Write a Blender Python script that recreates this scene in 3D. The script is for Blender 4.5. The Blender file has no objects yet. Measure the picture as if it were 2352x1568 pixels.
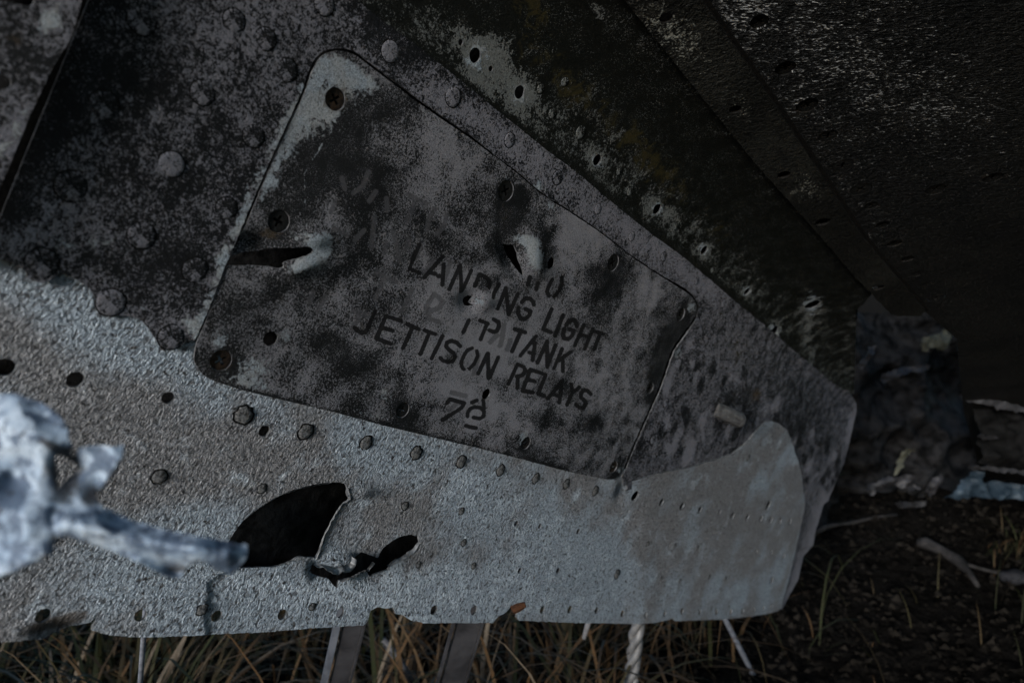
import bpy, bmesh, math, random
import numpy as np
from mathutils import Vector, noise as mnoise
from mathutils.geometry import delaunay_2d_cdt

# ------------------------------------------------------------------ camera, light, exposure
SC = bpy.context.scene
COL = SC.collection
W, H = 2352.0, 1568.0
F = 24.0 / 36.0 * W
CAM_H = 0.62
cam = bpy.data.cameras.new("camera")
cam.lens = 24.0
cam.sensor_width = 36.0
cam.clip_start = 0.02
cam.clip_end = 500.0
cam.dof.use_dof = True
cam.dof.focus_distance = 0.41
cam.dof.aperture_fstop = 9.0
cam_ob = bpy.data.objects.new("camera", cam)
cam_ob.location = (0, 0, CAM_H)
cam_ob.rotation_euler = (math.radians(90), 0, 0)
COL.objects.link(cam_ob)
SC.camera = cam_ob

SUN_DIR = Vector((-0.50, -0.83, 0.17)).normalized()      # from the scene towards the sun
sun_el = math.asin(SUN_DIR.z)
sun_az = math.atan2(SUN_DIR.x, SUN_DIR.y)
world = bpy.data.worlds.new("World")
SC.world = world
world.use_nodes = True
wn = world.node_tree
bg = wn.nodes["Background"]
sky = wn.nodes.new("ShaderNodeTexSky")
sky.sky_type = 'NISHITA'
sky.sun_disc = False
sky.sun_elevation = sun_el
sky.sun_rotation = sun_az
sky.ozone_density = 2.4
sky.dust_density = 0.4
wn.links.new(sky.outputs[0], bg.inputs[0])
bg.inputs[1].default_value = 0.07
sun = bpy.data.lights.new("sun", 'SUN')
sun.energy = 1.4
sun.angle = math.radians(12)
sun.color = (1.0, 0.99, 0.975)
sun_ob = bpy.data.objects.new("sun", sun)
sun_ob.rotation_euler = SUN_DIR.to_track_quat('Z', 'Y').to_euler()
COL.objects.link(sun_ob)
SC.view_settings.view_transform = 'Standard'
SC.view_settings.look = 'None'
SC.view_settings.gamma = 1.0
SC.view_settings.exposure = 1.58
SC.render.engine = 'CYCLES'
SC.cycles.use_denoising = True
SC.cycles.max_bounces = 6

R = random.Random(7)
NR = np.random.RandomState(5)

# ------------------------------------------------------------------ geometry of the wreck surface
# one profile (wall, flared lower skin, fillet, wing underside) swept along the axis E1; camera frame: x right, y up, z forward
E1 = np.array([0.781, -0.390, 1.0]); E1 /= np.linalg.norm(E1)
E2 = np.array([0.397, 0.918, 0.0]); E2 -= E1 * E2.dot(E1); E2 /= np.linalg.norm(E2)
NN = np.cross(E1, E2)
if NN[2] < 0: NN = -NN
D0 = 0.30
T_ = 0.045
AC = 0.234 - 1.183 * T_
ANG = math.radians(58.8)
RAD = T_ / math.tan(ANG / 2)

prof, pnrm = [], []          # (a, b) and normal towards the camera (a, b)
for a in np.linspace(-0.46, -0.08, 60)[:-1]:
    k = 2.08
    b = D0 - 0.5 * k * (a + 0.08) ** 2
    sl = -k * (a + 0.08)
    n = np.array([sl, -1.0]); n /= np.linalg.norm(n)
    prof.append((a, b)); pnrm.append(n)
for a in np.linspace(-0.08, AC - T_ , 12)[:-1]:
    prof.append((a, D0)); pnrm.append(np.array([0.0, -1.0]))
ca, cb = AC - T_, D0 - RAD
for t in np.linspace(0, ANG, 20):
    prof.append((ca + RAD * math.sin(t), cb + RAD * math.cos(t)))
    pnrm.append(np.array([-math.sin(t), -math.cos(t)]))
CE = np.array(prof[-1])                        # where the flat wing underside begins
CD = np.array([math.cos(ANG), -math.sin(ANG)])
CN = pnrm[-1]
for c in np.linspace(0, 0.9, 40)[1:]:
    prof.append(tuple(CE + CD * c)); pnrm.append(CN)
prof = np.array(prof); pnrm = np.array(pnrm)
pang = np.arctan2(prof[:, 0], prof[:, 1])

def rays(px):
    px = np.asarray(px, float)
    return np.stack([(px[:, 0] - W / 2) / F, (H / 2 - px[:, 1]) / F, np.ones(len(px))], 1)

def on_wreck(px):
    """points (camera frame) and normals where pixels meet the swept profile"""
    r = rays(px)
    ra, rb = r.dot(E2), r.dot(NN)
    ang = np.arctan2(ra, rb)
    i = np.clip(np.searchsorted(pang, ang) - 1, 0, len(prof) - 2)
    A, B = prof[i], prof[i + 1]
    d = B - A
    den = ra * d[:, 1] - rb * d[:, 0]
    s = (A[:, 0] * d[:, 1] - A[:, 1] * d[:, 0]) / den
    P = r * s[:, None]
    q = np.stack([ra, rb], 1) * s[:, None]
    t = np.clip(((q - A) * d).sum(1) / (d * d).sum(1), 0, 1)[:, None]
    n2 = pnrm[i] * (1 - t) + pnrm[i + 1] * t
    n2 /= np.linalg.norm(n2, axis=1)[:, None]
    N = n2[:, :1] * E2 + n2[:, 1:] * NN
    return P, N

def to_px(P):
    P = np.asarray(P)
    return np.stack([W / 2 + F * P[:, 0] / P[:, 2], H / 2 - F * P[:, 1] / P[:, 2]], 1)

CD3 = CD[0] * E2 + CD[1] * NN
CO3 = CE[0] * E2 + CE[1] * NN
CN3 = CN[0] * E2 + CN[1] * NN
UC = 0.12                                       # metres per unit of the wing coordinates
def on_wing(uc):
    uc = np.asarray(uc, float)
    P = CO3 + uc[:, :1] * E1 + uc[:, 1:] * CD3
    return P, np.repeat(CN3[None], len(uc), 0)
def px_to_uc(px):
    r = rays(px)
    s = CO3.dot(CN3) / r.dot(CN3)
    P = r * s[:, None]
    return np.stack([(P - CO3).dot(E1), (P - CO3).dot(CD3)], 1)
def uc_of(P):
    return np.stack([(P - CO3).dot(E1), (P - CO3).dot(CD3)], 1)

def world_of(P):
    P = np.asarray(P, float)
    return np.stack([P[:, 0], P[:, 2], P[:, 1] + CAM_H], 1)
def at(px, py, z):
    """the point at depth z behind a pixel, in world axes"""
    return np.array([(px - W / 2) / F * z, z, (H / 2 - py) / F * z + CAM_H])

# ------------------------------------------------------------------ helpers
def densify(poly, step, rough=0.0, closed=True, seed=1):
    rg = random.Random(seed)
    out = []
    n = len(poly)
    for i in range(n if closed else n - 1):
        p, q = np.array(poly[i], float), np.array(poly[(i + 1) % n], float)
        L = np.linalg.norm(q - p)
        m = max(1, int(L / step))
        nv = np.array([-(q - p)[1], (q - p)[0]]) / max(L, 1e-9)
        for j in range(m):
            t = j / m
            o = 0 if j == 0 else rg.gauss(0, rough)
            out.append(p + (q - p) * t + nv * o)
    if not closed: out.append(np.array(poly[-1], float))
    return np.array(out)

def smooth_closed(poly, it=1):
    p = np.array(poly, float)
    for _ in range(it):
        q = np.empty((len(p) * 2, 2))
        nx = np.roll(p, -1, 0)
        q[0::2] = p * 0.75 + nx * 0.25
        q[1::2] = p * 0.25 + nx * 0.75
        p = q
    return p

def inside(pts, poly):
    x, y = pts[:, 0], pts[:, 1]
    res = np.zeros(len(pts), bool)
    j = len(poly) - 1
    for i in range(len(poly)):
        xi, yi = poly[i]; xj, yj = poly[j]
        if yi != yj:
            c = ((yi > y) != (yj > y)) & (x < (xj - xi) * (y - yi) / (yj - yi) + xi)
            res ^= c
        j = i
    return res

def dist_poly(pts, line):
    best = np.full(len(pts), 1e9)
    line = np.asarray(line, float)
    for i in range(len(line) - 1):
        a, b = line[i], line[i + 1]
        d = b - a
        t = np.clip(((pts - a) @ d) / max(d @ d, 1e-9), 0, 1)
        best = np.minimum(best, np.hypot(*(pts - a - t[:, None] * d).T))
    if len(line) == 1:
        best = np.hypot(*(pts - line[0]).T)
    return best

def splat(pts, items):
    """sum of soft spots: ('e', x, y, rx, ry, deg, s) or ('l', [(x,y)...], width, s)"""
    v = np.zeros(len(pts))
    for it in items:
        if it[0] == 'e':
            _, x, y, rx, ry, dg, s = it
            c, sn = math.cos(math.radians(dg)), math.sin(math.radians(dg))
            dx, dy = pts[:, 0] - x, pts[:, 1] - y
            a = (dx * c + dy * sn) / rx; b = (-dx * sn + dy * c) / ry
            v += s * np.exp(-(a * a + b * b))
        else:
            _, ln, wd, s = it
            d = dist_poly(pts, ln) / wd
            v += s * np.exp(-d * d)
    return v

def make_mesh(name, verts, faces, mats, mat_idx=None, smooth=None, attrs=None):
    me = bpy.data.meshes.new(name)
    me.from_pydata([tuple(v) for v in verts], [], faces)
    for m in mats: me.materials.append(m)
    if mat_idx is not None: me.polygons.foreach_set("material_index", mat_idx)
    if smooth is not None: me.polygons.foreach_set("use_smooth", smooth)
    for k, v in (attrs or {}).items():
        at_ = me.attributes.new(k, 'FLOAT', 'POINT')
        at_.data.foreach_set("value", np.asarray(v, np.float32))
    me.update()
    return me

def link(name, me, parent=None, origin=None):
    """origin: world point; the mesh holds world coordinates and is shifted to it"""
    o = bpy.data.objects.new(name, me)
    COL.objects.link(o)
    base = np.zeros(3)
    p = parent
    while p is not None:
        base += np.array(p.location); p = p.parent
    org = base if origin is None else np.asarray(origin, float)
    if me is not None and len(me.vertices) and not me.get("local"):
        co = np.empty(len(me.vertices) * 3, np.float32)
        me.vertices.foreach_get("co", co)
        co = co.reshape(-1, 3) - org
        me.vertices.foreach_set("co", co.ravel().astype(np.float32))
        me.update()
    if parent is not None: o.parent = parent
    o.location = tuple(org - base)
    return o

def thing(name, label, cat, loc, group=None):
    o = bpy.data.objects.new(name, None)
    o.empty_display_size = 0.05
    COL.objects.link(o)
    o.location = tuple(loc)
    tag(o, label, cat, group)
    return o
def tag(o, label, cat, group=None):
    o["label"] = label; o["category"] = cat
    if group: o["group"] = group
    return o

def sheet(name, outline, holes, mapper, step, thick, mats, parent, off=None, attrs=None, jitter=0.25, rim_mat=0, back_mat=None, flat=False):
    """a sheet of metal with real holes and thickness; outline and holes are 2-D in the mapper's coordinates"""
    outline = np.asarray(outline, float)
    polys = [outline] + [np.asarray(h, float) for h in holes]
    lo, hi = outline.min(0), outline.max(0)
    gx, gy = np.meshgrid(np.arange(lo[0] + step / 2, hi[0], step), np.arange(lo[1] + step / 2, hi[1], step * 0.87))
    gx[1::2] += step / 2
    g = np.stack([gx.ravel(), gy.ravel()], 1)
    g += NR.uniform(-jitter, jitter, g.shape) * step
    ok = inside(g, outline)
    for h in polys[1:]: ok &= ~inside(g, h)
    g = g[ok]
    near = np.zeros(len(g), bool)
    for p in polys:
        near |= dist_poly(g, np.vstack([p, p[:1]])) < step * 0.4
    g = g[~near]
    pts, edges = [], []
    for p in polys:
        b = len(pts)
        pts += list(p)
        edges += [(b + i, b + (i + 1) % len(p)) for i in range(len(p))]
    pts += list(g)
    sc = 1.0 / max(hi - lo)
    r = delaunay_2d_cdt([Vector(((p[0] - lo[0]) * sc, (p[1] - lo[1]) * sc)) for p in pts], edges, [], 0, 1e-7, False)
    V = np.array([(v.x, v.y) for v in r[0]]) / sc + lo
    T = np.array([f for f in r[2] if len(f) == 3])
    c = V[T].mean(1)
    keep = inside(c, outline)
    for h in polys[1:]: keep &= ~inside(c, h)
    T = T[keep]
    used = np.unique(T)
    mp = np.full(len(V), -1); mp[used] = np.arange(len(used))
    V = V[used]; T = mp[T]
    P, N = mapper(V)
    w = np.zeros(len(V)) if off is None else off(V)
    P = P + N * w[:, None]
    # winding so that the normal looks at the camera side
    fn = np.cross(P[T[:, 1]] - P[T[:, 0]], P[T[:, 2]] - P[T[:, 0]])
    flip = (fn * N[T[:, 0]]).sum(1) < 0
    T[flip] = T[flip][:, ::-1]
    n = len(V)
    Q = P - N * thick
    E = np.vstack([T[:, [0, 1]], T[:, [1, 2]], T[:, [2, 0]]])
    key = np.sort(E, 1)
    kk = key[:, 0].astype(np.int64) * (n + 1) + key[:, 1]
    _, inv, cnt = np.unique(kk, return_inverse=True, return_counts=True)
    be = E[cnt[inv] == 1]
    verts = np.vstack([P, Q, P[be[:, 0]], P[be[:, 1]], Q[be[:, 1]], Q[be[:, 0]]])
    m = len(be)
    rim = [(2 * n + k, 2 * n + 3 * m + k, 2 * n + 2 * m + k, 2 * n + m + k) for k in range(m)]
    faces = [tuple(t) for t in T] + [tuple(t[::-1] + n) for t in T] + rim
    smooth = [not flat] * (2 * len(T)) + [False] * m
    bm_ = back_mat if back_mat is not None else 0
    midx = [0] * len(T) + [bm_] * len(T) + [rim_mat] * m
    # handedness changes between the camera frame and the world frame
    faces = [f[::-1] for f in faces]
    at_ = {}
    for k, fnc in (attrs or {}).items():
        v = fnc(V)
        at_[k] = np.concatenate([v, v, v[be[:, 0]], v[be[:, 1]], v[be[:, 1]], v[be[:, 0]]])
    me = make_mesh(name, world_of(verts), faces, mats, midx, smooth, at_)
    return link(name, me, parent)

def circle_on(mapper, inv, c2, rad, n=20, asp=1.0, rough=0.0, seed=0, tang=None):
    rg = random.Random(seed)
    P, N = mapper(np.array([c2], float))
    P, N = P[0], N[0]
    t2 = np.cross(N, E1); t2 /= np.linalg.norm(t2)
    pts = []
    for i in range(n):
        a = 2 * math.pi * i / n
        r = rad * (1 + rg.uniform(-rough, rough))
        pts.append(P + E1 * (r * math.cos(a) * asp) + t2 * (r * math.sin(a)))
    return inv(np.array(pts))

# ------------------------------------------------------------------ materials
class NT:
    def __init__(s, name):
        s.m = bpy.data.materials.new(name); s.m.use_nodes = True
        s.t = s.m.node_tree; s.n = s.t.nodes; s.l = s.t.links
        s.p = s.n["Principled BSDF"]
        s.co = s.n.new("ShaderNodeTexCoord").outputs["Object"]
    def set(s, sock, v):
        if hasattr(v, "default_value") and not isinstance(v, (int, float)): s.l.new(v, sock)
        elif isinstance(v, tuple): sock.default_value = v if len(v) == 4 else (*v, 1)
        else: sock.default_value = v
    def noise(s, scale, detail=6, rough=0.6, dist=0.0, vec=None, lac=2.0):
        n = s.n.new("ShaderNodeTexNoise")
        s.l.new(vec or s.co, n.inputs["Vector"])
        n.inputs["Scale"].default_value = scale; n.inputs["Detail"].default_value = detail
        n.inputs["Roughness"].default_value = rough; n.inputs["Distortion"].default_value = dist
        n.inputs["Lacunarity"].default_value = lac
        return n.outputs["Fac"]
    def vor(s, scale, feat='F1', vec=None):
        n = s.n.new("ShaderNodeTexVoronoi"); n.feature = feat
        s.l.new(vec or s.co, n.inputs["Vector"]); n.inputs["Scale"].default_value = scale
        return n.outputs["Distance"]
    def math(s, op, a, b=0.0, c=None):
        n = s.n.new("ShaderNodeMath"); n.operation = op
        s.set(n.inputs[0], a); s.set(n.inputs[1], b)
        if c is not None: s.set(n.inputs[2], c)
        return n.outputs[0]
    def mr(s, v, a, b, c=0.0, d=1.0, smooth=True):
        n = s.n.new("ShaderNodeMapRange")
        if smooth: n.interpolation_type = 'SMOOTHSTEP'
        s.set(n.inputs[0], v)
        for i, x in enumerate((a, b, c, d)): s.set(n.inputs[i + 1], x)
        return n.outputs[0]
    def mix(s, f, a, b):
        n = s.n.new("ShaderNodeMix"); n.data_type = 'RGBA'
        s.set(n.inputs[0], f); s.set(n.inputs[6], a); s.set(n.inputs[7], b)
        return n.outputs[2]
    def att(s, name):
        n = s.n.new("ShaderNodeAttribute"); n.attribute_name = name
        return n.outputs["Fac"]
    def mapping(s, rot=(0, 0, 0), scale=(1, 1, 1)):
        n = s.n.new("ShaderNodeMapping"); s.l.new(s.co, n.inputs[0])
        n.inputs["Rotation"].default_value = rot; n.inputs["Scale"].default_value = scale
        return n.outputs[0]
    def bump(s, h, strength, dist):
        n = s.n.new("ShaderNodeBump"); n.inputs["Strength"].default_value = strength
        n.inputs["Distance"].default_value = dist; s.set(n.inputs["Height"], h)
        s.l.new(n.outputs[0], s.p.inputs["Normal"])
    def done(s, col, rough=0.6, metal=0.0, spec=0.5):
        s.set(s.p.inputs["Base Color"], col); s.set(s.p.inputs["Roughness"], rough)
        s.set(s.p.inputs["Metallic"], metal); s.set(s.p.inputs["Specular IOR Level"], spec)
        return s.m

INKC = (0.005, 0.005, 0.0055)
def painted(name, gray, dark, s1, s2, wa=1.1, wb=1.5, ink=False, fleck=0.5, blue=(0.42, 0.49, 0.55), soft=0.05, base=0.0, flk=0.8):
    """old grey paint mottled with black mould; attributes bias, bare, rust, moss steer where which shows"""
    t = NT(name)
    nA = t.noise(s1, 5, 0.6, 0.3); nB = t.noise(s2, 8, 0.72, 0.2); nC = t.noise(s2 * 2.3, 4, 0.7)
    v = t.math('ADD', t.math('MULTIPLY', t.math('SUBTRACT', nA, 0.5), wa), t.math('MULTIPLY', t.math('SUBTRACT', nB, 0.5), wb))
    v = t.math('ADD', v, t.math('MULTIPLY', t.math('SUBTRACT', nC, 0.5), 1.2))
    v = t.math('ADD', v, t.math('MULTIPLY', t.att("bias"), 0.95))
    if base: v = t.math('ADD', v, base)
    mask = t.mr(v, -soft, soft)
    g2 = tuple(c * 0.78 for c in gray)
    gcol = t.mix(t.noise(s1 * 1.7, 4), gray, g2)
    gcol = t.mix(t.mr(nC, 0.44, 0.64, 0.0, 0.6), gcol, tuple(c * 1.45 for c in gray))
    dcol = t.mix(t.noise(s1 * 0.7, 3), dark, tuple(c * 1.9 for c in dark))
    col = t.mix(mask, dcol, gcol)
    nF = t.noise(s2 * 2.9, 3, 0.6, 0.6)
    col = t.mix(t.mr(nF, 0.42, 0.33, 0, 0.85), col, dark)
    fm = t.math('MULTIPLY', t.mr(nF, 0.59, 0.68, 0, flk), t.mr(nA, 0.38, 0.58))
    col = t.mix(fm, col, tuple(min(0.6, c * 2.1) for c in gray))
    if ink:
        gh = t.math('ADD', t.att("ghost"), t.math('MULTIPLY', t.math('SUBTRACT', nB, 0.5), 9.0))
        ghm = t.mr(gh, 1.8, -1.2, 0.0, 0.72)
        col = t.mix(ghm, col, tuple(c * 0.36 for c in gray))
        ik = t.math('ADD', t.att("ink"), t.math('MULTIPLY', t.math('SUBTRACT', nB, 0.5), 4.0))
        ik = t.math('ADD', ik, t.math('MULTIPLY', t.math('SUBTRACT', t.noise(38, 3), 0.5), 4.0))
        ikm = t.mr(ik, 1.0, -0.9, 0.0, 0.95)
        col = t.mix(ikm, col, INKC)
    ba = t.math('ADD', t.att("bare"), t.math('MULTIPLY', t.math('SUBTRACT', t.noise(s2 * 0.4, 8, 0.75, 0.5), 0.5), 2.4))
    bm = t.mr(ba, 0.45, 0.66)
    bcol = t.mix(t.mr(nC, 0.40, 0.60), tuple(c * 0.38 for c in blue), blue)
    bcol = t.mix(t.mr(nA, 0.42, 0.62, 0, 0.6), bcol, (0.33, 0.33, 0.32))
    bcol = t.mix(t.mr(nB, 0.50, 0.38, 0, 0.85), bcol, tuple(c * 0.22 for c in blue))
    col = t.mix(bm, col, bcol)
    ra = t.math('ADD', t.att("rust"), t.math('MULTIPLY', t.math('SUBTRACT', t.noise(s2 * 0.5, 6, 0.7), 0.5), 1.3))
    rm = t.mr(ra, 0.4, 0.8, 0, 0.85)
    col = t.mix(rm, col, t.mix(nA, (0.045, 0.026, 0.012), (0.085, 0.06, 0.03)))
    mo = t.math('ADD', t.att("moss"), t.math('MULTIPLY', t.math('SUBTRACT', t.noise(s1 * 1.5, 8, 0.75, 0.8), 0.5), 3.2))
    mm = t.mr(mo, 0.45, 0.9, 0, 0.85)
    col = t.mix(mm, col, t.mix(nB, (0.052, 0.038, 0.015), (0.024, 0.025, 0.011)))
    rough = t.mr(mask, 0, 1, 0.42, 0.62)
    hgt = t.math('ADD', t.math('MULTIPLY', nB, 0.6), t.math('MULTIPLY', nC, 0.5))
    hgt = t.math('ADD', hgt, t.math('MULTIPLY', mask, 0.10))
    hgt = t.math('ADD', hgt, t.math('MULTIPLY', t.math('MULTIPLY', bm, t.noise(s2 * 1.1, 6, 0.75)), 0.9))
    t.bump(hgt, fleck, 0.0011)
    return t.done(col, rough, t.math('MULTIPLY', bm, 0.25), t.mr(bm, 0, 1, 0.10, 0.4))

M_PANEL = painted("weathered_panel_paint", (0.235, 0.229, 0.247), (0.0070, 0.0075, 0.008), 70, 900, 0.8, 1.8, ink=True, fleck=1.0, base=-0.03)
M_SIDE = painted("weathered_skin_paint", (0.19, 0.185, 0.208), (0.0065, 0.007, 0.0078), 95, 560, 0.75, 2.1, fleck=1.0, soft=0.09, base=-0.03)
M_FILLET = painted("mossy_fillet_paint", (0.14, 0.145, 0.14), (0.0055, 0.006, 0.005), 80, 460, 1.1, 1.5, fleck=0.9, base=-0.16, flk=0.5)
M_RIVET = painted("rivet_metal", (0.24, 0.235, 0.25), (0.03, 0.03, 0.032), 90, 420, 0.9, 1.5, fleck=0.7, base=0.06)

def grainy(name, c1, c2, c3, scale, strength, stretch, dist=0.0022, metal=0.35, rough=0.45, pit=0.35, peak=None, spec=0.5):
    """blasted, corroded aluminium: short raised wrinkles all over"""
    t = NT(name)
    if stretch == 'uv':
        cx = t.n.new("ShaderNodeCombineXYZ")
        t.set(cx.inputs[0], t.att("su")); t.set(cx.inputs[1], t.att("sv"))
        vec = cx.outputs[0]
    else:
        vec = t.mapping((0, 0, 0), stretch)
    n1 = t.noise(scale, 3, 0.55, 0.9, vec)
    n2 = t.noise(scale * 2.4, 3, 0.6, 0.5, vec)
    n3 = t.noise(14, 4, 0.6); n4 = t.noise(55, 5, 0.65, 0.5)
    h = t.math('ADD', t.math('MULTIPLY', n1, 0.75), t.math('MULTIPLY', n2, 0.35))
    h = t.math('ADD', h, t.math('MULTIPLY', n4, 0.25))
    col = t.mix(t.mr(t.math('ADD', n3, t.att("bias")), 0.38, 0.62), c1, c2)
    col = t.mix(t.mr(t.math('ADD', n4, t.att("bare")), 0.55, 0.75, 0, 0.7), col, c3)
    col = t.mix(t.mr(n1, 0.50, 0.36, 0, pit), col, tuple(c * 0.16 for c in c1))
    sp = t.mr(t.noise(scale * 0.42, 2, 0.6, 0.2), 0.36, 0.30, 0, pit * 1.5)
    col = t.mix(sp, col, tuple(c * 0.14 for c in c1))
    ra = t.math('ADD', t.att("rust"), t.math('MULTIPLY', t.math('SUBTRACT', n4, 0.5), 1.3))
    col = t.mix(t.mr(ra, 0.35, 0.8, 0, 0.8), col, (0.06, 0.045, 0.035))
    if peak:
        pk = t.math('ADD', t.math('ADD', t.math('MULTIPLY', n2, 0.7), t.math('MULTIPLY', n1, 0.6)), t.math('ADD', t.math('MULTIPLY', n4, 0.3), t.math('MULTIPLY', t.att('wear_glint'), 0.30)))
        col = t.mix(t.mr(pk, 1.06, 1.18), col, peak)  # pale ridge tops: part worn metal, part glints painted into the colour
    t.bump(h, strength, dist)
    return t.done(col, t.mr(n2, 0.3, 0.7, rough - 0.1, rough + 0.15), metal, spec)

M_LOWER = grainy("blasted_lower_skin", (0.19, 0.193, 0.203), (0.29, 0.345, 0.40), (0.46, 0.53, 0.60), 640, 1.0, 'uv', dist=0.0085, pit=0.8, peak=(0.60, 0.61, 0.63), spec=0.4)
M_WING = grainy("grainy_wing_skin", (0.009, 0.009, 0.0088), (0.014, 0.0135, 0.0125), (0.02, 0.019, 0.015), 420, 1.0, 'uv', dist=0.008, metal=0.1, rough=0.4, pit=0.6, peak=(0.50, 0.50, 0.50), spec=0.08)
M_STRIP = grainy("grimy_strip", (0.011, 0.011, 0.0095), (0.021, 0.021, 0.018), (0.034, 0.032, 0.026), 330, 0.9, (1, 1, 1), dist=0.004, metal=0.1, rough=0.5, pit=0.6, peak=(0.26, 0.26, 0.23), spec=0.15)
def frag_mat():
    t = NT("flaking_blue_white_metal")
    a = t.noise(60, 5, 0.6, 0.6); b = t.noise(190, 5, 0.65, 0.4); c = t.noise(520, 4, 0.65)
    col = t.mix(t.mr(a, 0.38, 0.62), (0.21, 0.275, 0.36), (0.39, 0.45, 0.52))
    col = t.mix(t.mr(t.math('ADD', t.math('MULTIPLY', b, 0.8), t.math('MULTIPLY', a, 0.4)), 0.60, 0.54), col, (0.085, 0.115, 0.165))
    col = t.mix(t.mr(c, 0.43, 0.36, 0, 0.85), col, (0.03, 0.035, 0.045))
    col = t.mix(t.mr(t.math('ADD', t.att("rust"), b), 0.62, 0.85, 0, 0.9), col, (0.022, 0.02, 0.02))  # this attribute only darkens: near-black round the cavity and folds
    t.bump(t.math('ADD', b, t.math('MULTIPLY', c, 0.6)), 0.5, 0.0010)
    return t.done(col, 0.6, 0.05, 0.3)
M_FRAG = frag_mat()

def plain(name, c1, c2, scale, rough=0.6, metal=0.0, bump=0.3, dist=0.001, det=6, spec=0.15):
    t = NT(name)
    n = t.noise(scale, det, 0.65, 0.4); n2 = t.noise(scale * 4, 4, 0.65)
    col = t.mix(t.mr(n, 0.35, 0.65), c1, c2)
    t.bump(t.math('ADD', n, t.math('MULTIPLY', n2, 0.5)), bump, dist)
    return t.done(col, rough, metal, spec)
M_LRIM = plain("torn_bright_edge", (0.06, 0.062, 0.065), (0.17, 0.175, 0.185), 300, 0.6, 0.2)
M_LRIV = plain("pitted_rivet_head", (0.025, 0.024, 0.023), (0.27, 0.265, 0.265), 420, 0.55, 0.2, 0.8, 0.002)
M_DARK = plain("dark_grime_and_shade", (0.006, 0.006, 0.006), (0.014, 0.013, 0.012), 500, 0.9, spec=0.03)  # grime round rivets, also the shade painted along the wing strip
M_INNER = plain("dark_inner_skin", (0.004, 0.004, 0.0042), (0.018, 0.0177, 0.018), 110, 0.7, 0.0, 0.5, 0.002, spec=0.05)
M_RIM = plain("cut_metal_edge", (0.05, 0.05, 0.052), (0.17, 0.17, 0.18), 300, 0.5, 0.3)
M_SCREW = plain("rusty_screw", (0.012, 0.010, 0.009), (0.045, 0.028, 0.018), 420, 0.6, 0.2, 0.6, 0.001)
M_WSCREW = plain("black_screw", (0.008, 0.008, 0.008), (0.02, 0.02, 0.019), 420, 0.55, 0.2, 0.6, 0.001)
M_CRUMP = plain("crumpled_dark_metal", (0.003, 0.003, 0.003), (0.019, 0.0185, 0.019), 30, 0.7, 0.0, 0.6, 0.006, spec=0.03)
M_TORN = plain("torn_grey_metal", (0.012, 0.0117, 0.0126), (0.034, 0.033, 0.036), 40, 0.5, 0.2, 0.4, 0.003)
M_TORNY = plain("torn_olive_metal", (0.03, 0.03, 0.022), (0.07, 0.068, 0.05), 40, 0.6, 0.1, 0.4, 0.003)
M_BLUE = plain("pale_blue_metal", (0.012, 0.021, 0.031), (0.032, 0.047, 0.063), 30, 0.5, 0.1, 0.4, 0.003)
M_STRUT = plain("dull_grey_strut", (0.018, 0.0175, 0.0195), (0.042, 0.041, 0.045), 25, 0.6, 0.2, 0.4, 0.002)
M_STRUTL = plain("pale_strut_flange", (0.07, 0.076, 0.092), (0.13, 0.14, 0.165), 40, 0.5, 0.2)
M_CABLE = plain("bare_cable", (0.08, 0.078, 0.079), (0.16, 0.157, 0.158), 60, 0.5, 0.2)
M_ROD = plain("grey_rod", (0.08, 0.083, 0.098), (0.14, 0.147, 0.168), 150, 0.6, 0.1)
M_STICK = plain("dry_wood", (0.012, 0.011, 0.0105), (0.03, 0.0275, 0.027), 60, 0.8)
M_STALK = plain("pale_dry_stalk", (0.08, 0.077, 0.08), (0.14, 0.137, 0.143), 60, 0.8)
M_STONE = plain("pale_stone", (0.010, 0.010, 0.012), (0.024, 0.024, 0.027), 40, 0.8, 0, 0.6, 0.004)
M_SOIL = plain("dark_soil", (0.005, 0.0045, 0.004), (0.013, 0.0115, 0.010), 30, 1.0, 0, 1.0, 0.03, spec=0.0)
def grass_mat():
    t = NT("grass_blades")
    h = t.att("hue")
    ramp = t.n.new("ShaderNodeValToRGB")
    t.l.new(h, ramp.inputs[0])
    el = ramp.color_ramp.elements
    el[0].position = 0.0; el[0].color = (0.016, 0.026, 0.009, 1)
    el[1].position = 1.0; el[1].color = (0.26, 0.205, 0.15, 1)
    for p, c in ((0.22, (0.034, 0.044, 0.015, 1)), (0.42, (0.10, 0.068, 0.036, 1)), (0.62, (0.16, 0.085, 0.037, 1)), (0.8, (0.18, 0.12, 0.07, 1))):
        e = el.new(p); e.color = c
    col = t.mix(t.mr(t.noise(90, 3), 0.35, 0.7, 0, 0.5), ramp.outputs[0], (0.05, 0.04, 0.025))
    return t.done(t.mix(0.55, col, (0.010, 0.008, 0.006)), 0.7, 0, 0.08)
M_GRASS = grass_mat()

# ------------------------------------------------------------------ fuselage
ORG = world_of(on_wreck(np.array([[1000.0, 1430.0]]))[0])[0]
fus = thing("aircraft_fuselage", "weathered aluminium aircraft fuselage side with stencilled access panel and pale torn lower skin", "aircraft wreck", ORG)

def zz(x0, y0, s, pts):                         # zoomed-crop coordinates to frame pixels
    return [((x0 + x * s) / 1.67347, (y0 + y * s) / 1.67347) for x, y in pts]

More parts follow.
